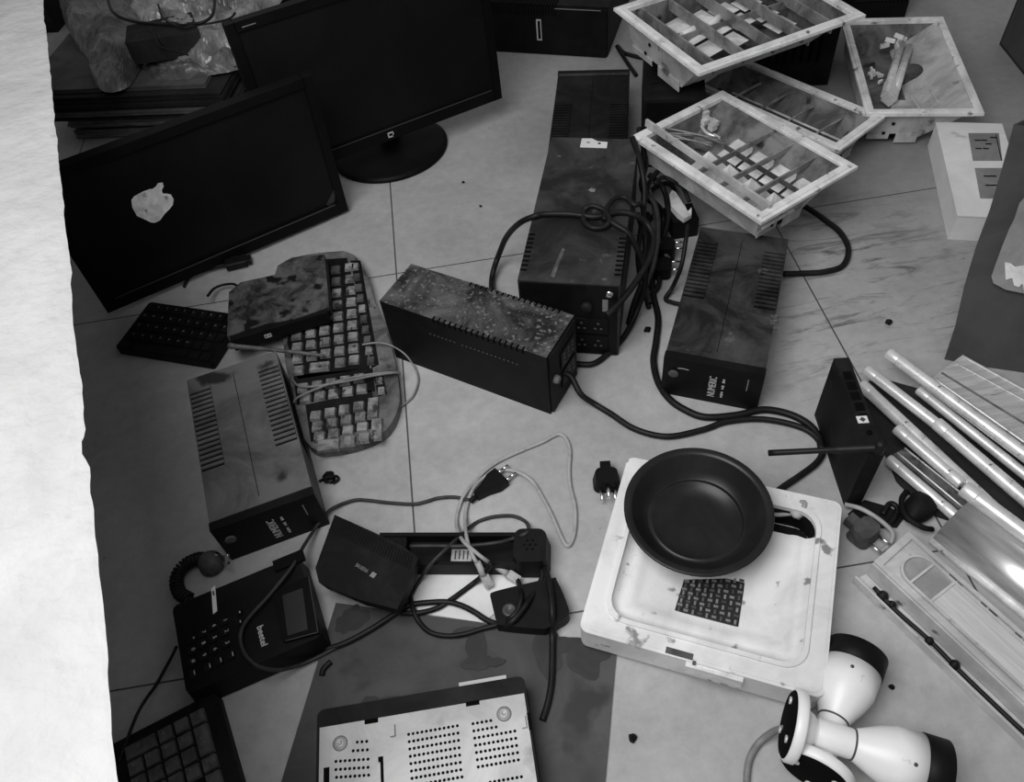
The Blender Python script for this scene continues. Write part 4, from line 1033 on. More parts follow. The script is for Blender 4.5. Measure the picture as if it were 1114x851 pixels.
# open tray to the right
t4, w, l, wi, li, D = tray('open empty lamp tray with two stubby tubes inside, near the white box', ((964, 124), (1093, 121), (1007, 20), (896, 21)), (.088,) * 4, .082, False, fl=.014, base=(-.47, .06, -.47, .47))
for k in range(2):
    p, q = loc(t4, 966 + 9 * k, 95 + 2 * k, .045), loc(t4, 981 + 8 * k, 48 + 3 * k, .052)
    b = new(); cyl(b, p, q, .0085, n=16); obj('lamp_tube', b, 'tube', t4)
b = new(); p, q = loc(t4, 968, 103, .043), loc(t4, 972, 88, .046); mm = axis_mtx(p, q); Lp = (q - p).length
prism(b, rrect(.034, .022, .006, 4), -.012, Lp * .7, mtx=mm @ RZ(.6), bevel=.002); box(b, (0, 0, -.018), (.024, .018, .012), mtx=mm @ RZ(.6), bevel=.003); obj('lamp_holder', b, 'cloth', t4, 'white lamp holder')
for k in range(9):
    b = new(); q = loc(t4, 970 + rnd.uniform(-8, 16), 44 + rnd.uniform(-5, 7), .05 + rnd.uniform(-.008, .01)); box(b, (0, 0, 0), (.022, .005, .010), mtx=Matrix.Translation(q) @ Matrix.Rotation(rnd.uniform(0, 3), 4, 'Z') @ Matrix.Rotation(rnd.uniform(-.6, .6), 4, 'X'), bevel=.002); obj('broken_end_cap', b, 'enameld', t4)
for k in range(8):
    b = new(); q = loc(t4, 952 + rnd.uniform(-6, 6), 83 + rnd.uniform(-8, 8), .03 + rnd.uniform(0, .01)); box(b, (0, 0, 0), (.012, .005, .006), mtx=Matrix.Translation(q) @ RZ(rnd.uniform(0, 3)), bevel=.0015); obj('broken_end_cap', b, 'enameld', t4)
b = new(); q = loc(t4, 988, 84, .03); prism(b, rrect(.05, .04, .016, 5, q.x, q.y), .014, .045, bevel=.006); obj('ballast', b, 'keydark', t4)
b = new(); q = loc(t4, 983, 114, .03); prism(b, rrect(.05, .022, .004, 3, q.x, q.y + .004), .014, .026, bevel=.003); obj('inner_flap', b, 'traybody', t4)
for (x0, y0, x1, y1) in ((1003, 36, 1009, 45), (1055, 92, 1063, 104), (1012, 98, 1020, 111), (990, 103, 1000, 118)):
    b = new(); p, q = loc(t4, x0, y0, .055), loc(t4, x1, y1, .055); tube(b, [p, (p + q) / 2, q], .0018, 6); obj('spring_clip', b, 'alu' if y0 > 95 else 'traybody', t4)

# ================================================================== BOXES ON THE RIGHT
zt = .055
c_, a_, w_, l_ = frame((1042, 235), (1122, 239), (1028, 134), zt)
t = thing('junction_box', 'flat white box with printed stickers behind the brown carton', 'box', c_, a_)
b = new(); box(b, (0, 0, zt / 2), (w_, l_, zt), bevel=.003)
obj('box_body', b, 'boxw', t)
b = new(); box(b, (0, 0, zt + .0008), (w_ + .003, l_ + .003, .0022), bevel=.001); obj('lid', b, 'boxw', t)
for ps, marks in ((((1053, 146), (1086, 146), (1090, 176), (1058, 176)), ((1063, 154), (1070, 154), (1064, 163), (1072, 163), (1080, 151), (1075, 158))), (((1060, 184), (1092, 184), (1096, 217), (1066, 217)), ((1073, 193), (1080, 193), (1075, 203), (1082, 203)))):
    b = new(); prism(b, [tuple(loc(t, x, y, zt).xy) for x, y in ps], zt + .0016, zt + .0026)
    stk = obj('sticker', b, 'cardlight', t, 'printed grey sticker')
    b = new()
    for x, y in marks:
        q = loc(t, x, y, zt); box(b, (q.x, q.y, zt + .0028), (.011, .0034, .0006), mtx=None)
    p, q = loc(t, 1083, 148, zt), loc(t, 1089, 176, zt)
    if marks[0][0] == 1063: tube(b, [Vector((p.x, p.y, zt + .0026)), Vector(((p.x + q.x) / 2, (p.y + q.y) / 2, zt + .0026)), Vector((q.x, q.y, zt + .0026))], .0008, 5)
    obj('sticker_print', b, 'hole', stk)
# big carton, leaning outwards
bl = at(1028, 391, 0); br = at(1170, 416, 0); tl = at(1104, 135, .33); 
xd = (br - bl).normalized(); yd = Vector((-xd.y, xd.x, 0))
t = thing('carton', 'large brown cardboard carton at the right edge with a torn printed flap', 'box', (bl + br) / 2, math.atan2(xd.y, xd.x))
lf = lambda v_: MTX[t.name].inverted() @ v_
b = new(); tl_l = lf(tl); bl_l = lf(bl); Wd = (br - bl).length
N_ = 8
bot = [(-Wd / 2, 0, 0), (Wd / 2, 0, 0), (Wd / 2, .3, 0), (-Wd / 2 + .12, .26, 0)]
top = [(tl_l.x, tl_l.y, .33), (Wd / 2 + .03, tl_l.y - .01, .33), (Wd / 2 + .03, .38, .33), (tl_l.x + .14, .34, .33)]
addmesh(b, bot + top, [(3, 2, 1, 0), (0, 1, 5, 4), (1, 2, 6, 5), (2, 3, 7, 6), (3, 0, 4, 7)], bevel=.006)
es = [e for e in b.edges]
bmesh.ops.subdivide_edges(b, edges=es, cuts=5, use_grid_fill=True)
for v_ in b.verts: v_.co += Vector((noise.noise(v_.co * 9), noise.noise(v_.co * 9 + Vector((5, 0, 0))), 0)) * .006
so = obj('box_wall', b, 'card', t); sm = so.modifiers.new('thick', 'SOLIDIFY'); sm.thickness = .004
# torn flap: a pale ragged patch on the near wall, dark print on white
def on_wall(px, py):
    n_ = (Vector(top[0]) - Vector(bot[0])).cross(Vector(bot[1]) - Vector(bot[0])).normalized(); mi_ = MTX[t.name].inverted()
    o_ = mi_ @ CAM; d_ = mi_.to_3x3() @ ((px - CX) / FPX * _r - (py - CY) / FPX * _u + _fw)
    if n_.dot(o_ - Vector(bot[0])) < 0: n_ = -n_
    k_ = (Vector(bot[0]) - o_).dot(n_) / d_.dot(n_); return o_ + d_ * k_, n_
def wall_patch(name, ps, off, m, lab=None):
    b = new(); v = []
    for o_ in (off, off + .002):
        for p in ps: q, n_ = on_wall(*p); v.append(q + n_ * o_)
    k = len(ps); addmesh(b, v, [tuple(range(k)), tuple(range(2 * k - 1, k - 1, -1))] + [(i, (i + 1) % k, k + (i + 1) % k, k + i) for i in range(k)]); obj(name, b, m, t, lab)
wall_patch('torn_flap', ((1114, 212), (1107, 220), (1102, 236), (1096, 248), (1088, 268), (1080, 290), (1077, 299), (1079, 306), (1092, 313), (1116, 318), (1140, 322), (1140, 210)), .010, 'cardlight', 'torn pale flap')
wall_patch('flap_print', ((1091, 283), (1097, 284), (1102, 288), (1116, 286), (1130, 288), (1132, 316), (1112, 315), (1110, 306), (1106, 310), (1101, 308), (1099, 300), (1092, 302)), .0125, 'print', 'white print')
# small carton in the top right corner
c_ = at(1087, 48, 0); d_ = at(1114, 82, 0) - c_; ang = math.atan2(d_.y, d_.x)
t = thing('carton', 'small dark carton in the top right corner', 'box', c_, ang)
b = new(); wx, hx = .26, .16
for (x0, y0, sx, sy) in ((wx / 2, .003, wx, .006), (wx / 2, .197, wx, .006), (.003, .1, .006, .2), (wx - .003, .1, .006, .2)): box(b, (x0, y0, hx / 2), (sx, sy, hx), bevel=.001)
box(b, (wx / 2, .1, .003), (wx, .2, .006)); obj('box_wall', b, 'card', t)
b = new(); box(b, (wx / 2 + .02, .1, hx * .5), (wx * .8, .17, .02), bevel=.003); obj('packing', b, 'cardlight', t)
b = new(); q = loc(t, 1103, 31, .08); lathe(b, [(0, 0), (.008, 0), (.008, .002), (0, .002)], 12, mtx=Matrix(((1, 0, 0, wx * .3), (0, 0, -1, -.0003), (0, 1, 0, hx * .6), (0, 0, 0, 1)))); obj('hole', b, 'hole', t)

# ================================================================== TUBES AND REFLECTORS (right edge)
def tube_lamp(label, a, b_, r, m='tube', caps=(True, True), name='fluorescent_tube', capm='alu', ext=.0):
    p, q = at(*a), at(*b_); d = (q - p).normalized(); q = q + d * ext
    L_ = (q - p).length; mtx = axis_mtx(p, q)
    t = thing(name, label, 'tube', mtx=mtx, group='loose silvery tubes on the right')
    b = new(); lathe(b, [(0, .010), (r * .93, .010), (r * .97, .014), (r * .97, L_ - .014), (r * .93, L_ - .01), (0, L_ - .01)], 20); obj('tube_body', b, m, t)
    for s, on in ((0, caps[0]), (1, caps[1])):
        if not on: continue
        b = new(); z0, z1 = (0, .022) if s == 0 else (L_ - .022, L_)
        lathe(b, [(0, z0), (r * .9, z0), (r, z0 + .002), (r, z1 - .002), (r * .97, z1), (0, z1)], 20)
        zz = z0 if s == 0 else z1; sg = -1 if s == 0 else 1
        obj('end_cap', b, capm, t)
    return t
tube_lamp('silvery tube reaching furthest up of the loose tubes', (966, 384, .052), (1122, 500, .052), .0102, ext=.12)
tube_lamp('silvery tube with a dull knobbly end cap, second from the top of the loose tubes', (942, 402, .040), (1040, 478, .040), .0090, 'alu')
tube_lamp('silvery tube continuing from a joint, in the middle of the loose tubes', (1018, 460, .041), (1122, 549, .040), .0102, ext=.12)
tube_lamp('mottled silvery tube with a flaking end, behind the small black router', (937, 418, .026), (1120, 590, .032), .0098, 'tube', ext=.12)
tube_lamp('short silvery tube beginning beside the router edge', (975, 466, .045), (1046, 527, .045), .0088)
tube_lamp('silvery tube lying lowest, next to the wide round reflector', (966, 499, .020), (1040, 562, .020), .0084)
tube_lamp('thick silvery tube with a cut end above the wide round reflector', (1048, 531, .050), (1122, 586, .050), .0118, 'alu', ext=.12)
tube_lamp('thin silvery tube between the white panel and the topmost tube', (999, 424, .030), (1122, 522, .032), .0078, 'alu', ext=.12)
b = new(); prism(b, [tuple(at(x, y).xy) for x, y in ((932, 425), (952, 412), (1010, 428), (1130, 520), (1190, 640), (1110, 640), (1055, 575), (1010, 560), (975, 525))], .0008, .005, bevel=.001)  # dark sheet added to paint the shade between the tubes
solo('gap_shade_sheet', b, 'folder', 'added dark sheet for the shade in the gaps under the loose silvery tubes', 'board')
def folded(label, ps, z, m, name='reflector_strip', ridge=None, cat='reflector', th=.0025, zs=None):
    b = new(); P_ = [at(x, y, z) for x, y in ps]; t = thing(name, label, cat, (sum(p.x for p in P_) / len(P_), sum(p.y for p in P_) / len(P_), 0), 0)
    P_ = [MTX[t.name].inverted() @ p for p in P_]
    prism(b, [tuple(p.xy) for p in P_], z - th, z, bevel=.0006); obj('sheet', b, m, t)
    for rd in ridge or ():
        b = new(); p, q = (MTX[t.name].inverted() @ at(x, y, z) for x, y in rd[:2]); mm = axis_mtx(p, q); L_ = (q - p).length
        tube(b, [p + Vector((0, 0, .001)), (p + q) / 2 + Vector((0, 0, .001)), q + Vector((0, 0, .001))], rd[2], 8); obj('fold', b, rd[3], t)
    b = new(); P2 = [p.copy() for p in P_]; 
    return t
folded('wide dirty white panel with long folds at the right edge below the carton', ((1013, 412), (1046, 387), (1150, 444), (1190, 520), (1120, 486)), .022, 'panelw', 'folded_panel', (((1046, 388), (1150, 445), .003, 'panelw'), ((1038, 395), (1148, 455), .0022, 'panelw'), ((1015, 412), (1120, 486), .0028, 'alu'), ((1024, 406), (1135, 474), .0015, 'trayin')), 'panel')
b = new()
folded('narrow dark flat strip between two silvery tubes', ((972, 494), (984, 488), (1058, 547), (1046, 556)), .016, 'trayin', 'flat_strip', (((984, 488), (1058, 547), .0016, 'alu'), ((976, 493), (1048, 553), .0014, 'alu')), 'strip')
# wide round reflector (half cylinder)
p, q = at(1034, 570, .0), at(1140, 652, .0); d = (q - p).normalized(); L_ = .24
wid = (at(1013.5, 589, .03) - at(1053, 549, .03)).length / 2
m = Matrix(((d.x, -d.y, 0, p.x), (d.y, d.x, 0, p.y), (0, 0, 1, .0), (0, 0, 0, 1)))
t = thing('curved_reflector', 'wide half-round shiny metal reflector beside the long lamp housing', 'reflector', mtx=m)
b = new(); v = []; f = []; n_ = 28
for r_ in (wid, wid - .002):
    for xx in (0, L_):
        for k in range(n_ + 1):
            a = math.pi * k / n_; v.append((xx, r_ * math.cos(a), .006 + r_ * .92 * math.sin(a)))
k1 = n_ + 1
for k in range(n_):
    f += [(k, k + 1, k1 + k + 1, k1 + k), (2 * k1 + k, 3 * k1 + k, 3 * k1 + k + 1, 2 * k1 + k + 1), (k, 2 * k1 + k, 2 * k1 + k + 1, k + 1), (k1 + k, k1 + k + 1, 3 * k1 + k + 1, 3 * k1 + k)]
addmesh(b, v, f, smooth=True); obj('trough', b, 'trough', t)
b = new(); box(b, (L_ / 2, wid + .005, .005), (L_, .014, .004), bevel=.0008); box(b, (L_ / 2, -wid - .003, .005), (L_, .010, .004), bevel=.0008); obj('edge_flange', b, 'alu', t)
b = new(); box(b, (.008, 0, .004), (.012, wid * 1.9, .006)); obj('end_bracket', b, 'keydark', t)
folded('long thin shiny strip beside the wide round reflector', ((1049, 557), (1056, 551), (1150, 617), (1150, 626)), .012, 'panelw', 'reflector_strip', (((1050, 556), (1150, 624), .002, 'alu'),))
# long lamp housing with a rounded lens
zt = .036
pA, pB = at(949, 613.5, zt), at(989, 579, zt); xdv = at(1114, 689, zt) - at(989, 579, zt); xdv.normalize(); yv = Vector((-xdv.y, xdv.x, 0)); wd = (pB - pA).dot(yv); L_ = .40
o_ = pA + xdv * 0
m = Matrix(((xdv.x, yv.x, 0, pA.x), (xdv.y, yv.y, 0, pA.y), (0, 0, 1, 0), (0, 0, 0, 1)))
t = thing('lamp_housing', 'long pale lamp housing with a rounded ribbed lens, bottom right edge', 'lamp', mtx=m)
sk = -(pB - pA).dot(xdv) * -1
b = new(); prism(b, [(0, 0), (L_, 0), (L_, wd), (sk, wd)], .002, zt, bevel=.002)
ring(b, [(sk * .1, .002), (L_, .002), (L_, wd - .002), (sk, wd - .002)], [(.010, .008), (L_ - .01, .008), (L_ - .01, wd - .008), (sk + .010, wd - .008)], zt - .001, zt + .004)
obj('housing', b, 'fixture', t)
b = new(); prism(b, [(-.004, -.020), (L_, -.020), (L_, -.001), (0, -.001)], .001, .006, bevel=.001); prism(b, [(-.004, -.022), (L_, -.022), (L_, -.019), (-.004, -.019)], .001, .016, bevel=.0006); obj('side_flange', b, 'fixture', t)
b = new(); tube(b, [Vector((.02, -.011, .012)), Vector((.06, -.012, .010)), Vector((.11, -.009, .009)), Vector((.17, -.011, .009)), Vector((.3, -.010, .009))], .003, 8)
for x, r_ in ((.035, .008), (.05, .006), (.11, .006), (.148, .007)): lathe(b, [(0, -r_), (r_ * .8, -r_ * .5), (r_, 0), (r_ * .8, r_ * .5), (0, r_)], 10, mtx=T(x, -.010, .010))
obj('wiring', b, 'rubber', t)
rl = wd * .33; lc = (.030 + rl * .6, wd * .5)
def lens_outline(r_, x_end, inset=0): return [(x_end, lc[1] - r_), (x_end, lc[1] + r_)] + [(lc[0] + r_ * math.cos(R(90 + 180 * k / 14)), lc[1] + r_ * math.sin(R(90 + 180 * k / 14))) for k in range(15)]
b = new(); ring(b, lens_outline(rl, L_ - .02), lens_outline(rl - .0035, L_ - .022), zt - .001, zt + .006); box(b, (lc[0] + .002, lc[1], zt + .003), (.003, 2 * rl - .002, .005)); box(b, (lc[0] + .034, lc[1], zt + .003), (.003, 2 * rl - .002, .005)); obj('lens_frame', b, 'fixture', t)
b = new(); prism(b, lens_outline(rl - .003, lc[0] + .033), zt, zt + .0025); obj('clear_lens', b, 'glassgrey', t, 'grey glassy end of the lens')
b = new(); prism(b, [(lc[0] + .035, lc[1] - rl + .003), (L_ - .022, lc[1] - rl + .003), (L_ - .022, lc[1] + rl - .003), (lc[0] + .035, lc[1] + rl - .003)], zt, zt + .003); obj('ribbed_lens', b, 'lens', t)
b = new()
for k in range(11): 
    x = .07 + k * .012 + rnd.uniform(-.003, .003); box(b, (x, wd - .012 + rnd.uniform(-.002, .002), zt + .0034), (.010 * rnd.uniform(.5, 1.2), .002, .001))
obj('rust_fleck', b, 'keydark', t)

# ================================================================== ROUTER ON EDGE with antenna
hr = .137
pa, pb = at(907, 390, hr), at(945, 494, hr); xd = (pb - pa); L_ = xd.length; xd.normalize(); yd = Vector((-xd.y, xd.x, 0))
th = max(.022, (at(925, 393.5, hr) - pa).dot(yd)) 
c_ = (pa + pb) / 2 + yd * th / 2; c_.z = 0
t = thing('router', 'black router standing on edge with a thin antenna and a small white sticker', 'router', c_, math.atan2(xd.y, xd.x))
b = new(); prism(b, [(-L_ / 2, -th / 2), (L_ / 2, -th / 2), (L_ / 2, th / 2), (-L_ / 2, th / 2)], .0, hr, bevel=.005); obj('shell', b, 'blackdust', t)
b = new()
for k in range(5): box(b, (-L_ * .30 + k * .019, .0, hr + .0002), (.014, th * .55, .0012), bevel=.0004)
lathe(b, [(0, 0), (.004, 0), (.004, .001), (0, .001)], 12, mtx=T(L_ * .3, 0, hr))
obj('port', b, 'hole', t)
b = new(); q = loc(t, 936, 457, hr); box(b, (q.x, q.y * .5, hr + .0005), (.012, .0145, .0008), mtx=None); stk = obj('sticker', b, 'paperw', t, 'small white sticker')
b = new(); box(b, (q.x, q.y * .5, hr + .0011), (.006, .006, .0006), mtx=T(q.x, q.y * .5, 0) @ RZ(.78) @ T(-q.x, -q.y * .5, 0)); obj('sticker_mark', b, 'keydark', stk); tRo = t
b = new(); p, q = loc(t, 957, 487, hr + .012), loc(t, 836, 493, .10)
tube(b, [p, p * .7 + q * .3, p * .45 + q * .55 , q], lambda s: .0062 if s < .42 else (.0062 - (s - .42) / .1 * .0022 if s < .52 else .0040 + (s - .52) * .001), 12)
lathe(b, [(0, -.012), (.007, -.012), (.0075, 0), (.0065, .012), (0, .012)], 14, mtx=Matrix.Translation(p)); obj('antenna', b, 'rubber', t, 'thin black antenna')

# grey plug and lump between router and lamp housing
c_ = at(943, 582, .016)
tGp = plug3('dusty grey two pin plug beside the end of the long lamp housing', 942, 576, .5, 'rubberg', npin=2)
cable([(919, 549, .012), (935, 553, .012), (950, 561, .012), (962, 570, .012), (971, 580, .01), (968, 592, .006), (958, 600, .004)], .0035, 'cablew', 'cord', '', parent=tGp)
b = new(); lathe(b, [(0, 0), (.020, .0), (.026, .010), (.021, .021), (.008, .027), (0, .028)], 22, mtx=Matrix.Translation(at(998, 556, 0)) @ RZ(.6) @ Matrix.Diagonal((1.3, .8, 1, 1)))
for v_ in b.verts: v_.co += v_.co.normalized() * .003 * noise.noise(v_.co * 60)
tube(b, [at(986, 535, .01), at(981, 543, .015), at(982, 555, .02), at(990, 566, .022), at(1004, 574, .02), at(1014, 576, .01)], .004, 8)
solo('rubber_pad', b, 'blackdust', 'dusty black oval lump between the router and the wide round reflector', 'debris')
cable([(960, 560, .005), (968, 548, .006), (976, 553, .006), (972, 565, .005), (962, 572, .005), (950, 566, .006), (944, 556, .006)], .004, 'rubber', 'loose_cable', 'short black cord scrap behind the dusty grey two pin plug')
b = new(); prism(b, [tuple(at(x, y).xy) for x, y in ((922, 560), (940, 545), (965, 552), (985, 562), (975, 575), (950, 572), (930, 572))], .0006, .003); solo('rubber_scrap', b, 'blackdust', 'flat black scrap under the grey two pin plug', 'debris')

# ================================================================== TWO BULLET CAMERAS (lower right)
def bullet(label, a, c, flip=1):
    p, q = at(*a), at(*c); L_ = (q - p).length; mtx = axis_mtx(p, q)
    t = thing('security_camera', label, 'camera', mtx=mtx, group='white bullet cameras')
    R_ = .0345
    b = new(); lathe(b, [(0, -.004), (.040, -.004), (.042, -.002), (.042, .007), (.040, .009), (.018, .010), (0, .010)], 40); obj('mount_base', b, 'white', t)
    b = new(); lathe(b, [(0, -.0065), (.036, -.0065), (.0385, -.0045), (.0385, -.0035), (0, -.0035)], 40)
    for k in range(3):
        aa = k * 2.094 + .5; lathe(b, [(0, -.002), (.0045, -.002), (.0045, 0), (0, 0)], 10, 1, T(.026 * math.cos(aa), .026 * math.sin(aa), -.0068))
    obj('base_gasket', b, ['hole', 'alu'], t)
    b = new(); lathe(b, [(.013, .008), (.020, .010), (.021, .017), (.018, .022), (.0155, .024), (.0155, .028)], 28); obj('swivel', b, 'white', t)
    b = new(); lathe(b, [(0, .026), (.0165, .026), (.0172, .028), (.0172, L_ * .38), (.0168, L_ * .40), (.0172, L_ * .405)], 32); obj('arm', b, 'white', t)
    b = new(); lathe(b, [(.0174, L_ * .398), (.0179, L_ * .398), (.0179, L_ * .41), (.0174, L_ * .41)], 32); obj('joint_ring', b, 'keydark', t)
    b = new(); lathe(b, [(.0172, L_ * .405), (.0185, L_ * .42), (.029, L_ * .56), (R_, L_ * .66), (R_ + .001, L_ * .84)], 40); obj('camera_shell', b, 'white', t)
    b = new(); lathe(b, [(R_ + .0011, L_ * .835), (R_ + .0022, L_ * .84), (R_ + .0022, L_ - .001), (R_ + .0005, L_), (R_ - .003, L_), (R_ - .004, L_ - .006), (0, L_ - .006)], 40); obj('front_ring', b, 'black', t, 'black front ring')
    b = new(); lathe(b, [(0, 0), (.0022, 0), (.0022, .0009), (0, .0009)], 10, mtx=T(0, 0, 0)); bmesh.ops.transform(b, matrix=T(0, 0, L_ * .75) @ RY(math.pi / 2) @ T(0, 0, R_), verts=b.verts)
    wd_ = mtx.to_3x3().inverted() @ (CAM - (p + q) / 2).normalized(); aa = math.atan2(wd_.y, wd_.x); bmesh.ops.transform(b, matrix=RZ(aa), verts=b.verts); obj('screw', b, 'trim', t)
    return t
bullet('upper of two white bullet cameras, its black front ring pointing up beside the lamp fitting', (887, 838, .046), (933, 709, .038))
tCam = bullet('lower of two white bullet cameras, its black front ring pointing right', (862, 789, .068), (1027, 842, .056))
cable([(855, 792, .05), (842, 796, .025), (828, 806, .008), (818, 820, .005), (813, 838, .005), (812, 870, .005)], .0042, 'cableg', 'camera_lead', '', parent=tCam)

# ================================================================== PAPERS AND BAG (top left)
zz = .001
stackdef = [('paperold', 84, 252, .020, .00, 'bottom paper bundle of the stack behind the patched monitor', 'paper_bundle'),
            ('folder', 92, 258, .006, .012, 'thin dark folder directly above the bottom paper bundle', 'file_folder'),
            ('paperold', 82, 236, .026, .004, 'thicker paper bundle second from the stack bottom', 'paper_bundle'),
            ('folder', 58, 262, .012, -.004, 'dark folder lying on the thicker paper bundle', 'file_folder'),
            ('folderl', 50, 250, .008, -.012, 'folder with a pale edge in the middle of the stack', 'file_folder'),
            ('folder', 52, 256, .016, .0, 'dark folder above the pale edged one', 'file_folder'),
            ('folder', 48, 258, .018, .004, 'thick dark folder near the top of the stack', 'file_folder'),
            ('folderl', 46, 240, .010, .02, 'greyish folder on top of the stack under the plastic bag', 'file_folder')]
pL, pR = at(80, 152, 0), at(262, 146, 0); sx_ = (pR - pL); sa = math.atan2(sx_.y, sx_.x) ; sxn = sx_.normalized(); syn = Vector((-sxn.y, sxn.x, 0))
for k, (mm, xa, xb, hh, yo, lab, nm) in enumerate(stackdef):
    s0 = (xa - 80) / 182 * sx_.length; s1 = (xb - 80) / 182 * sx_.length
    ww = s1 - s0; DP = .62; cc = pL + sxn * (s0 + s1) / 2 + syn * (DP / 2 + yo); cc.z = zz
    b = new(); nsh = max(2, int(hh / .0045))
    for j in range(nsh):
        ja, jb, jr = rnd.uniform(-.003, .003), rnd.uniform(-.003, .003), rnd.uniform(-.012, .012)
        n_ = 14; W_, D_ = ww, DP
        ps = [(-W_ / 2 + W_ * i / n_, -D_ / 2 + .002 * noise.noise(Vector((i * .9, j * 3.1, k)))) for i in range(n_ + 1)] + [(W_ / 2, D_ / 2), (-W_ / 2, D_ / 2)]
        prism(b, ps, hh * j / nsh, hh * (j + .86) / nsh, mtx=Matrix.Translation(cc + Vector((ja, jb, 0))) @ RZ(sa + jr))
    solo(nm, b, mm, lab, 'papers', 'stack of papers and folders')
    zz += hh + .0006
zs = zz
c_ = at(40, 8, 0); t = thing('dark_filler_box', 'made-up black box darkening the far left beyond the stack of folders', 'box', c_, sa)  # black box added only to darken the corner beyond the stack
b = new(); box(b, (0, .0, .10), (.30, .34, .20), bevel=.006); obj('case', b, 'blackdust', t)
b = new(); box(b, (0, .0, .206), (.31, .35, .012), bevel=.003); obj('lid', b, 'black', t)
# crumpled bag: wrinkled dome with a drooping corner
def ridged(p, seed):
    v = 0; a = 1.; f = 1.
    for o_ in range(4):
        q = p * f + Vector((seed, o_ * 7.1, seed * .3)); q = q + Vector((noise.noise(q * .7 + Vector((9, 0, 0))), noise.noise(q * .7 + Vector((0, 9, 0))), 0)) * .6
        v += a * (1 - abs(noise.noise(q)) * 2.2); a *= .5; f *= 2.1
    return v
def bag_mesh(b, outline, z0, hgt, seed, fold=1.):
    c0 = Vector((sum(at(x, y, z0 + hgt * .5).x for x, y in outline) / len(outline), sum(at(x, y, z0 + hgt * .5).y for x, y in outline) / len(outline), 0))
    O = smooth_path([at(x, y, z0 + hgt * .3) for x, y in outline + [outline[0]]], 12)[:-1]
    n_ = len(O); RN = 40; v = []; f = []
    for r_ in range(RN + 1):
        s = r_ / RN
        for k in range(n_):
            p = O[k]; q = Vector((p.x, p.y, 0)) - c0
            base = c0 + q * s ** .9
            z = z0 + hgt * max(0, 1 - s ** 3) ** .8
            rg = ridged(Vector((base.x * 6.5, base.y * 6.5, 0)), seed) - 1.0
            env = 1 - s ** 8
            z += fold * .030 * rg * env
            base = base + q.normalized() * .010 * rg
            v.append((base.x, base.y, max(z0 + .001 + .002 * (1 - s), z)))
    for r_ in range(RN):
        for k in range(n_): f.append((r_ * n_ + k, r_ * n_ + (k + 1) % n_, (r_ + 1) * n_ + (k + 1) % n_, (r_ + 1) * n_ + k))
    f.append(tuple(range(RN * n_, RN * n_ + n_)))
    addmesh(b, v, f, smooth=False)
    bmesh.ops.remove_doubles(b, verts=b.verts, dist=.0004)
t = thing('plastic_bag', 'crumpled clear plastic bag heaped on the stack of folders', 'bag', (at(190, 30, zs).x, at(190, 30, zs).y, zs), 0)
iv = MTX[t.name].inverted()
b = new(); bag_mesh(b, [(135, 62), (150, 35), (110, -30), (140, -70), (220, -80), (300, -50), (300, 10), (285, 50), (262, 60), (230, 70), (190, 68)], zs + .001, .075, 3.); bmesh.ops.transform(b, matrix=iv, verts=b.verts); obj('bag_body', b, 'bag', t)
b = new(); bag_mesh(b, [(68, 20), (62, -10), (75, -50), (140, -60), (165, 0), (165, 40), (150, 70), (128, 92), (104, 88), (88, 55)], zs + .001, .06, 9., .6); bmesh.ops.transform(b, matrix=iv, verts=b.verts); obj('bag_corner', b, 'bagd', t)
b = new(); bag_mesh(b, [(150, 70), (165, 60), (220, 56), (262, 50), (272, 62), (262, 72), (215, 80), (170, 84)], zs - .002, .03, 14., .8); bmesh.ops.transform(b, matrix=iv, verts=b.verts); obj('bag_skirt', b, 'bagd', t)
# dark slab poking out of the bag, and leads on it
b = new(); zq = zs + .045; P_ = [at(x, y, zq) for x, y in ((143, 62), (222, 50), (214, 28), (145, 43))]
prism(b, [tuple(p.xy) for p in P_], zq - .02, zq + .034, bevel=.002); solo('dark_slab', b, 'folder', 'dark grey flat board sticking out of the plastic bag', 'board')
zc = zs + .098
cable([(115, -10, zc), (122, 12, zc), (140, 22, zc - .01), (170, 26, zc - .008), (205, 27, zc - .004), (230, 18, zc), (234, -10, zc)], .0035, 'rubber', 'loose_lead', 'black lead curving over the plastic bag')
cable([(172, 5, zc), (178, 20, zc), (196, 30, zc - .006), (210, 28, zc - .006), (236, 24, zc - .01), (250, 20, zc - .015), (256, 14, zc - .012)], .0026, 'rubber', 'loose_lead', 'thinner black lead beside the dark board on the plastic bag')
cable([(163, 30, zc - .008), (168, 38, zc - .012), (172, 47, zc - .016), (176, 52, zc - .02), (190, 56, zc - .024), (205, 60, zc - .03)], .002, 'rubber', 'loose_lead', 'thin black lead hanging in front of the dark board')

# ================================================================== CABLES
z_ = .0055
zA = .172
cable([(535, 316, .02), (535, 305, .012), (537, 294, .02), (542, 279, .035), (551, 258, .09), (565, 243, .15), (580, 236, .171), (593, 233, .172), (620, 233, zA), (648, 236, zA), (672, 231, zA), (690, 234, zA - .005), (705, 245, .15), (711, 262, .14), (704, 287, .14), (685, 316, .135), (668, 336, .128), (660, 343, .125)], .0055, 'rubber', 'power_cord', '', parent=tA)
cable([(634, 233, zA), (636, 242, zA), (645, 248, zA), (657, 247, zA), (663, 240, zA + .004), (657, 229, zA + .008), (645, 224, zA + .01), (637, 227, zA + .004), (634, 233, zA)], .005, 'rubber', 'power_cord', '', parent=tA)
cable([(657, 240, zA + .005), (660, 227, zA + .008), (669, 216, zA + .008), (680, 215, zA + .006), (690, 223, zA + .004), (697, 222, zA), (700, 232, .15), (697, 250, .11), (694, 280, .06), (697, 305, .02), (702, 322, .006), (706, 335, .0055)], .0046, 'rubber', 'power_cord', '', parent=tA)
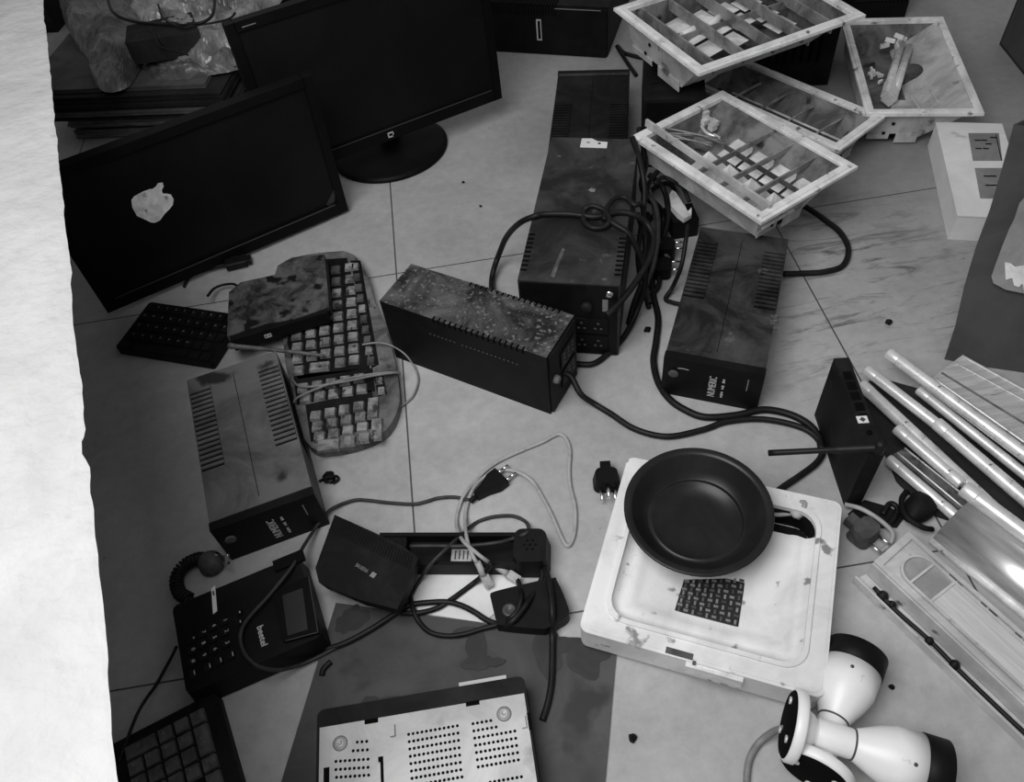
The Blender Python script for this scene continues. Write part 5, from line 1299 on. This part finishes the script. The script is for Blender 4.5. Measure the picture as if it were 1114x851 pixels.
cable([(662, 240, zA + .003), (672, 246, zA), (685, 256, zA - .01), (698, 282, .12), (702, 306, .08), (694, 336, .03), (679, 366, .008), (660, 386, .006), (645, 396, .006), (628, 396, .006), (618, 394, .006)], .0052, 'rubber', 'power_cord', '', parent=tA)
cable([(704, 232, .05), (706, 262, .03), (708, 292, .012), (711, 322, z_), (716, 346, z_), (714, 370, z_), (711, 393, z_), (716, 416, z_), (728, 434, z_), (745, 446, z_), (767, 454, z_), (800, 452, z_), (830, 446, z_), (856, 450, z_), (877, 460, z_), (890, 474, z_), (894, 490, z_)], .006, 'rubber', 'power_cord', '', parent=tRo)
cable([MTX[tB.name] @ Vector((wB / 2 + .004, .004, .05)), MTX[tB.name] @ Vector((wB / 2 + .016, .002, .046)), (632, 429, .03), (646, 439, .01), (664, 450, z_), (691, 467, z_), (726, 475, z_), (765, 467.5, z_), (790, 459, z_), (827, 456, z_), (862, 462, z_), (884, 472, z_), (895, 488, z_), (889, 503, z_), (870, 518, z_), (852, 530, z_), (838, 541, z_)], .0052, 'rubber', 'power_cord', '', parent=tB)
cable([(846, 214, .012), (866, 220, .012), (884, 230, .012), (898, 240, .010), (914, 253, .008), (923, 271, z_), (917, 289, z_), (896, 296, z_), (872, 297.5, z_), (852, 298, .008)], .0055, 'rubber', 'power_cord', '', parent=tC)
cable([(748, 245, .10), (746, 262, .093), (741, 290, .06), (732, 312, .02), (724, 325, z_), (731, 329, z_), (740, 331, .008)], .004, 'rubber', 'power_cord', '', parent=tC)
cable([(700, 195, .10), (706, 205, .08), (711, 225, .06), (714, 250, .05), (720, 270, .03), (728, 282, .02)], .0038, 'rubberg', 'loose_cable', 'dusty cord in the tangle leading to the bright plug pins')
cable([(712, 200, .12), (722, 193, .12), (735, 199, .11), (744, 206, .09), (750, 220, .07)], .004, 'rubber', 'loose_cable', 'black cord bending under the left corner of the front lamp tray')
cable([(695, 140, .14), (700, 160, .13), (702, 180, .12), (698, 200, .11), (704, 216, .08), (716, 224, .05), (722, 240, .02), (716, 262, .01), (708, 275, .008)], .0055, 'rubber', 'loose_cable', 'black cord between the long power box and the lamp trays')
cable([(703, 215, .012), (713, 204, .012), (728, 200, .012), (735, 212, .012), (728, 226, .012), (714, 232, .012), (704, 245, .008), (709, 262, .007), (720, 268, .007)], .005, 'rubber', 'loose_cable', 'coil of black cord on the floor inside the tangle')
for pts_, r_, m_, lab_ in (
    ([(688, 150, .17), (696, 175, .16), (701, 205, .13), (700, 240, .09), (704, 275, .05), (699, 305, .015), (690, 330, z_), (684, 352, z_)], .0055, 'rubber', 'black cord hugging the right side of the long power box, topmost'),
    ([(699, 210, .10), (712, 222, .09), (716, 250, .07), (712, 285, .04), (704, 312, .012), (707, 330, z_)], .005, 'flex', 'greyish cord falling through the middle of the tangle'),
    ([(706, 190, .09), (722, 206, .06), (727, 236, .04), (720, 262, .02), (708, 285, .012), (704, 300, .008)], .0055, 'rubber', 'black cord bowing right under the front lamp tray corner'),
    ([(693, 232, .10), (702, 262, .07), (700, 292, .03), (706, 318, .008), (716, 312, .008), (716, 296, .01), (706, 286, .012)], .005, 'rubber', 'black cord ending in a small hook at the foot of the tangle'),
    ([(718, 184, .10), (708, 196, .09), (700, 216, .08), (703, 244, .05), (715, 262, .03), (718, 282, .012), (712, 300, z_), (700, 318, z_)], .0048, 'rubber', 'black cord winding behind the bright plug pins')):
    cable(pts_, r_, m_, 'loose_cable', lab_, group='cords in the tangle')
# plugs in the tangle with bright pins
for i, (px, py, zp, lab) in enumerate(((729, 268, .03, 'black plug in the tangle with a bright pin, nearest the lamp tray'), (725, 290, .02, 'black plug in the tangle with bright pins, nearest the NUMERIC front'))):
    c_ = at(px - 5, py, zp); t = thing('power_plug', lab, 'plug', (c_.x, c_.y, 0), -.15, 'loose power plugs')
    b = new(); prism(b, rrect(.034, .036, .010, 4), .003, zp + .008, bevel=.003); pb_ = obj('plug_body', b, 'black', t)
    for dy in ((.007, -.010) if i == 0 else (.009, -.012)):
        b = new(); cyl(b, (.014, dy, zp + .002), (.034, dy, zp + .002), .0026, n=10); obj('pin', b, 'chrome', pb_)
b = new(); P_ = [(728, 214), (731, 208), (735, 212), (742, 224), (748, 232), (752, 229), (752, 236), (744, 240), (737, 234), (730, 226)]
for j in range(1): prism(b, [tuple(at(x, y, .05).xy) for x, y in P_], .044, .056, bevel=.004)
for v_ in b.verts: v_.co.z += .008 * noise.noise(v_.co * 70)
b2 = at(741, 228, .04); box(b, (b2.x, b2.y, .022), (.018, .018, .044), bevel=.003)
solo('white_connector', b, 'cloth', 'torn white plastic piece in the cable tangle under the front tray', 'debris')
b = new(); c_ = at(741, 250, 0); box(b, (c_.x, c_.y, .021), (.05, .05, .042), mtx=None, bevel=.005); solo('power_adapter', b, 'black', 'small black block in the tangle below the white plastic piece', 'adapter')
# two pin plug lead
tPl = t = thing('power_plug', 'flat black two pin plug inside the pale cable loop, with its long lead', 'plug', (at(535, 531, 0).x, at(535, 531, 0).y, 0), math.atan2((at(551, 517, .01) - at(518, 542, .01)).y, (at(551, 517, .01) - at(518, 542, .01)).x), 'loose power plugs')
b = new(); prism(b, [(-.030, -.005), (-.012, -.009), (.006, -.0165), (.022, -.0165), (.022, .0165), (.006, .0165), (-.012, .009), (-.030, .005)], .002, .016, bevel=.003)
tube(b, [Vector((-.030, 0, .008)), Vector((-.036, 0, .008)), Vector((-.042, 0, .007))], .0042, 8); pb_ = obj('plug_body', b, 'black', t)
for s in (-1, 1):
    b = new(); cyl(b, (.021, s * .0095, .009), (.032, s * .0095, .009), .0029, n=10); cyl(b, (.031, s * .0095, .009), (.042, s * .0095, .009), .0024, n=10); obj('pin', b, 'chrome', pb_)
zc = .004
cable([(514, 544, .007), (506, 543.5, .0065), (495, 541, zc), (477, 542, zc), (463, 546, zc), (449, 548.6, zc), (422, 547, zc), (400, 544.5, zc), (385, 544.5, zc), (364, 552, .008), (352, 562, .012), (341, 578, .014), (330, 595, .03), (319, 615, .05), (305, 633, .055), (291, 650, .055), (276, 666, .055), (267, 677, .055), (262, 688, .055), (262, 700, .055), (268, 714, .054), (281, 725, .052), (302, 729, .03), (325, 724, .010), (346, 715, .006), (372, 701, .0075), (400, 687, .0075), (434, 665, .0075), (446, 650, .0075), (455, 634, .006), (464, 620, .03), (475, 607, .042), (489, 594, .043), (502, 582, .02), (516, 570, zc), (530, 564, zc), (545, 561.5, zc), (560, 562, zc), (572, 568, zc), (575, 575, .02), (573, 580, .045), (558, 586, .036), (544, 590, .042), (520, 593, .042), (498, 594.5, .042), (470, 594, .042), (446, 594.5, .042)], .0028, 'flex', 'mains_lead', '', parent=tPl)
zs2 = .0075
cable([(352, 707, .006), (375, 700, zs2), (405, 684, zs2), (434, 665, zs2), (446, 658.5, zs2), (462, 656, zs2), (485, 655, zs2), (501, 658.6, zs2), (516, 666, zs2), (530, 675, zs2), (545, 680, .012), (556, 677, .03), (568, 664, .032), (575, 654, .03), (584, 641, .02), (590, 628, .02), (590, 613, .02)], .0042, 'rubber', 'phone_lead', '', parent=tAd)
cable([(436, 667, .008), (455, 667, .008), (475, 662, .006), (490, 653, .006), (504, 643, .005), (516, 634, .006), (525, 626, .02), (535, 612, .042)], .004, 'rubber', 'loose_lead', 'short black lead lying across the white paper sheet')
cable([(447, 630, .006), (446, 645, .006), (449, 662, .01), (456, 677, .0075), (468, 688, .0075), (486, 692, .0075), (505, 690, .0075), (525, 684, .0075), (544, 679, .012), (556, 672, .03), (564, 662, .032), (567, 648, .031), (564, 634, .012), (558, 622, .01)], .0036, 'rubber', 'loose_lead', 'black lead drooping below the white paper sheet to the clear plug')
cable([(592, 606, .02), (591, 612, .018), (596, 628, .03), (599, 645, .034), (601, 668, .034), (601, 690, .012), (601, 715, .008), (600, 742, .0075), (596, 765, .0075), (590, 784, .0075)], .0044, 'rubber', 'handset_lead', '', parent=tH)
cable([(192, 704, .03), (185, 718, .012), (170, 745, .004), (158, 762, .022), (148, 780, .028), (138, 806, .026), (129, 830, .02)], .0022, 'rubber', 'phone_line', '', parent=tP)
b = new(); tube(b, [at(360, 720, .006), at(352, 728, .006), at(350, 735, .006)], .004, 8); solo('cord_stub', b, 'rubber', 'short black cord stub beside the lower right corner of the desk phone', 'cable')
# pale network cable with two clear plugs
zw = .0042
net = [(521, 614, .036), (516, 608, .046), (510, 594, .047), (507, 580, .03), (506, 566, .01), (508, 550, zw), (516, 530, zw), (532, 516, zw), (550, 511.5, zw), (566, 515, .008), (580, 525, zw), (590, 541, zw), (600, 560, zw), (609, 581, zw), (614, 591, zw), (618, 594, zw), (622, 589, zw), (625.5, 575, zw), (625.5, 552, zw), (620.5, 530, zw), (619, 512, zw), (620, 491, zw), (616, 478, zw), (609, 472.5, zw), (601, 475, zw), (590, 481, zw), (568, 490, zw), (544, 501, zw), (528, 512, zw), (517, 524, zw), (506, 537, .008), (500, 550, zw), (496.5, 567, zw), (499, 580, .015), (505, 590, .045), (514, 598, .050), (525, 607, .047), (533, 612.5, .032), (541, 617, .018)]
t = thing('network_cable', 'pale grey network cable looped on the tiles with two clear plugs', 'cable', (at(560, 540).x, at(560, 540).y, 0), 0)
iv = MTX[t.name].inverted()
b = new(); tube(b, [iv @ at(*p) for p in net], .0029, 10); obj('cord', b, 'cablew', t)
for (a, c) in (((519, 611, .040), (532, 638, .008)), ((538, 615, .022), (564, 632, .007))):
    p, q = iv @ at(*a), iv @ at(*c); mm = axis_mtx(p, q); L_ = (q - p).length
    b = new(); lathe(b, [(.003, 0), (.0046, .001), (.0048, L_ * .4), (.0058, L_ * .55)], 12, mtx=mm); bt = obj('plug_boot', b, 'cablew', t)
    b = new(); up_ = mm.to_3x3().inverted() @ Vector((0, 0, 1)); aa = math.atan2(up_.y, up_.x)
    box(b, (0, 0, L_ * .78), (.009, .012, L_ * .46), mtx=mm @ RZ(aa), bevel=.0008); box(b, (.0052, 0, L_ * .75), (.0016, .006, L_ * .36), mtx=mm @ RZ(aa))
    obj('clear_plug', b, 'clear', bt)

# small litter
for i, (px, py, s, lab) in enumerate(((359, 522, .010, 'curled black scrap of wire beside the dusty pale power box'), (688, 804, .0052, 'black crumb on the tiles below the square lamp fitting'), (504, 199, .003, 'tiny dark crumb right of the round monitor stand'), (523, 225, .003, 'tiny dark crumb left of the long power box'), (966, 352, .006, 'dark crumb on the muddy tiles above the loose tubes'), (704, 360, .006, 'small dark clump between the long box and the flat NUMERIC box'), (862, 748, .003, 'tiny crumb near the bullet camera mount'), (970, 748, .0035, 'dark speck on the tiles right of the bullet cameras'))):
    b = new(); c_ = at(px, py, 0)
    bmesh.ops.create_icosphere(b, subdivisions=2, radius=s)
    for v_ in b.verts: v_.co *= (1 + .6 * noise.noise(v_.co * (1.2 / s) + Vector((i, 0, 0)))); v_.co.z *= .6
    zmin = min(v_.co.z for v_ in b.verts); bmesh.ops.translate(b, verts=b.verts, vec=(c_.x, c_.y, -zmin))
    if i == 0: tube(b, [at(347, 524, .003), at(353, 521, .004), at(359, 520, .012), at(366, 518, .008), at(368, 522, .004), at(362, 526, .004)], .0022, 6)
    solo('litter_scrap', b, 'black', lab, 'debris', 'litter on the tiles')

# ================================================================== LIGHT
w = bpy.data.worlds.new('world'); scn.world = w; w.use_nodes = True
bg = w.node_tree.nodes['Background']; bg.inputs[0].default_value = (1, 1, 1, 1); bg.inputs[1].default_value = .23
LP, LT, LS, LW = (-.32, -1.02, 1.65), (.42, -.52, 0), 1.2, 27.5
def area(name, loc_, tgt, size, power, spread=180):
    l = bpy.data.lights.new(name, 'AREA'); l.shape = 'DISK'; l.size = size; l.energy = power; l.spread = R(spread)
    o = bpy.data.objects.new(name, l); COL.objects.link(o); o.location = loc_
    o.rotation_euler = (Vector(tgt) - Vector(loc_)).to_track_quat('-Z', 'Y').to_euler(); return o
area('daylight', LP, LT, LS, LW)
scn.view_settings.view_transform = 'Standard'; scn.view_settings.look = 'None'; scn.view_settings.exposure = 0; scn.view_settings.gamma = 1
scn.view_settings.use_curve_mapping = False
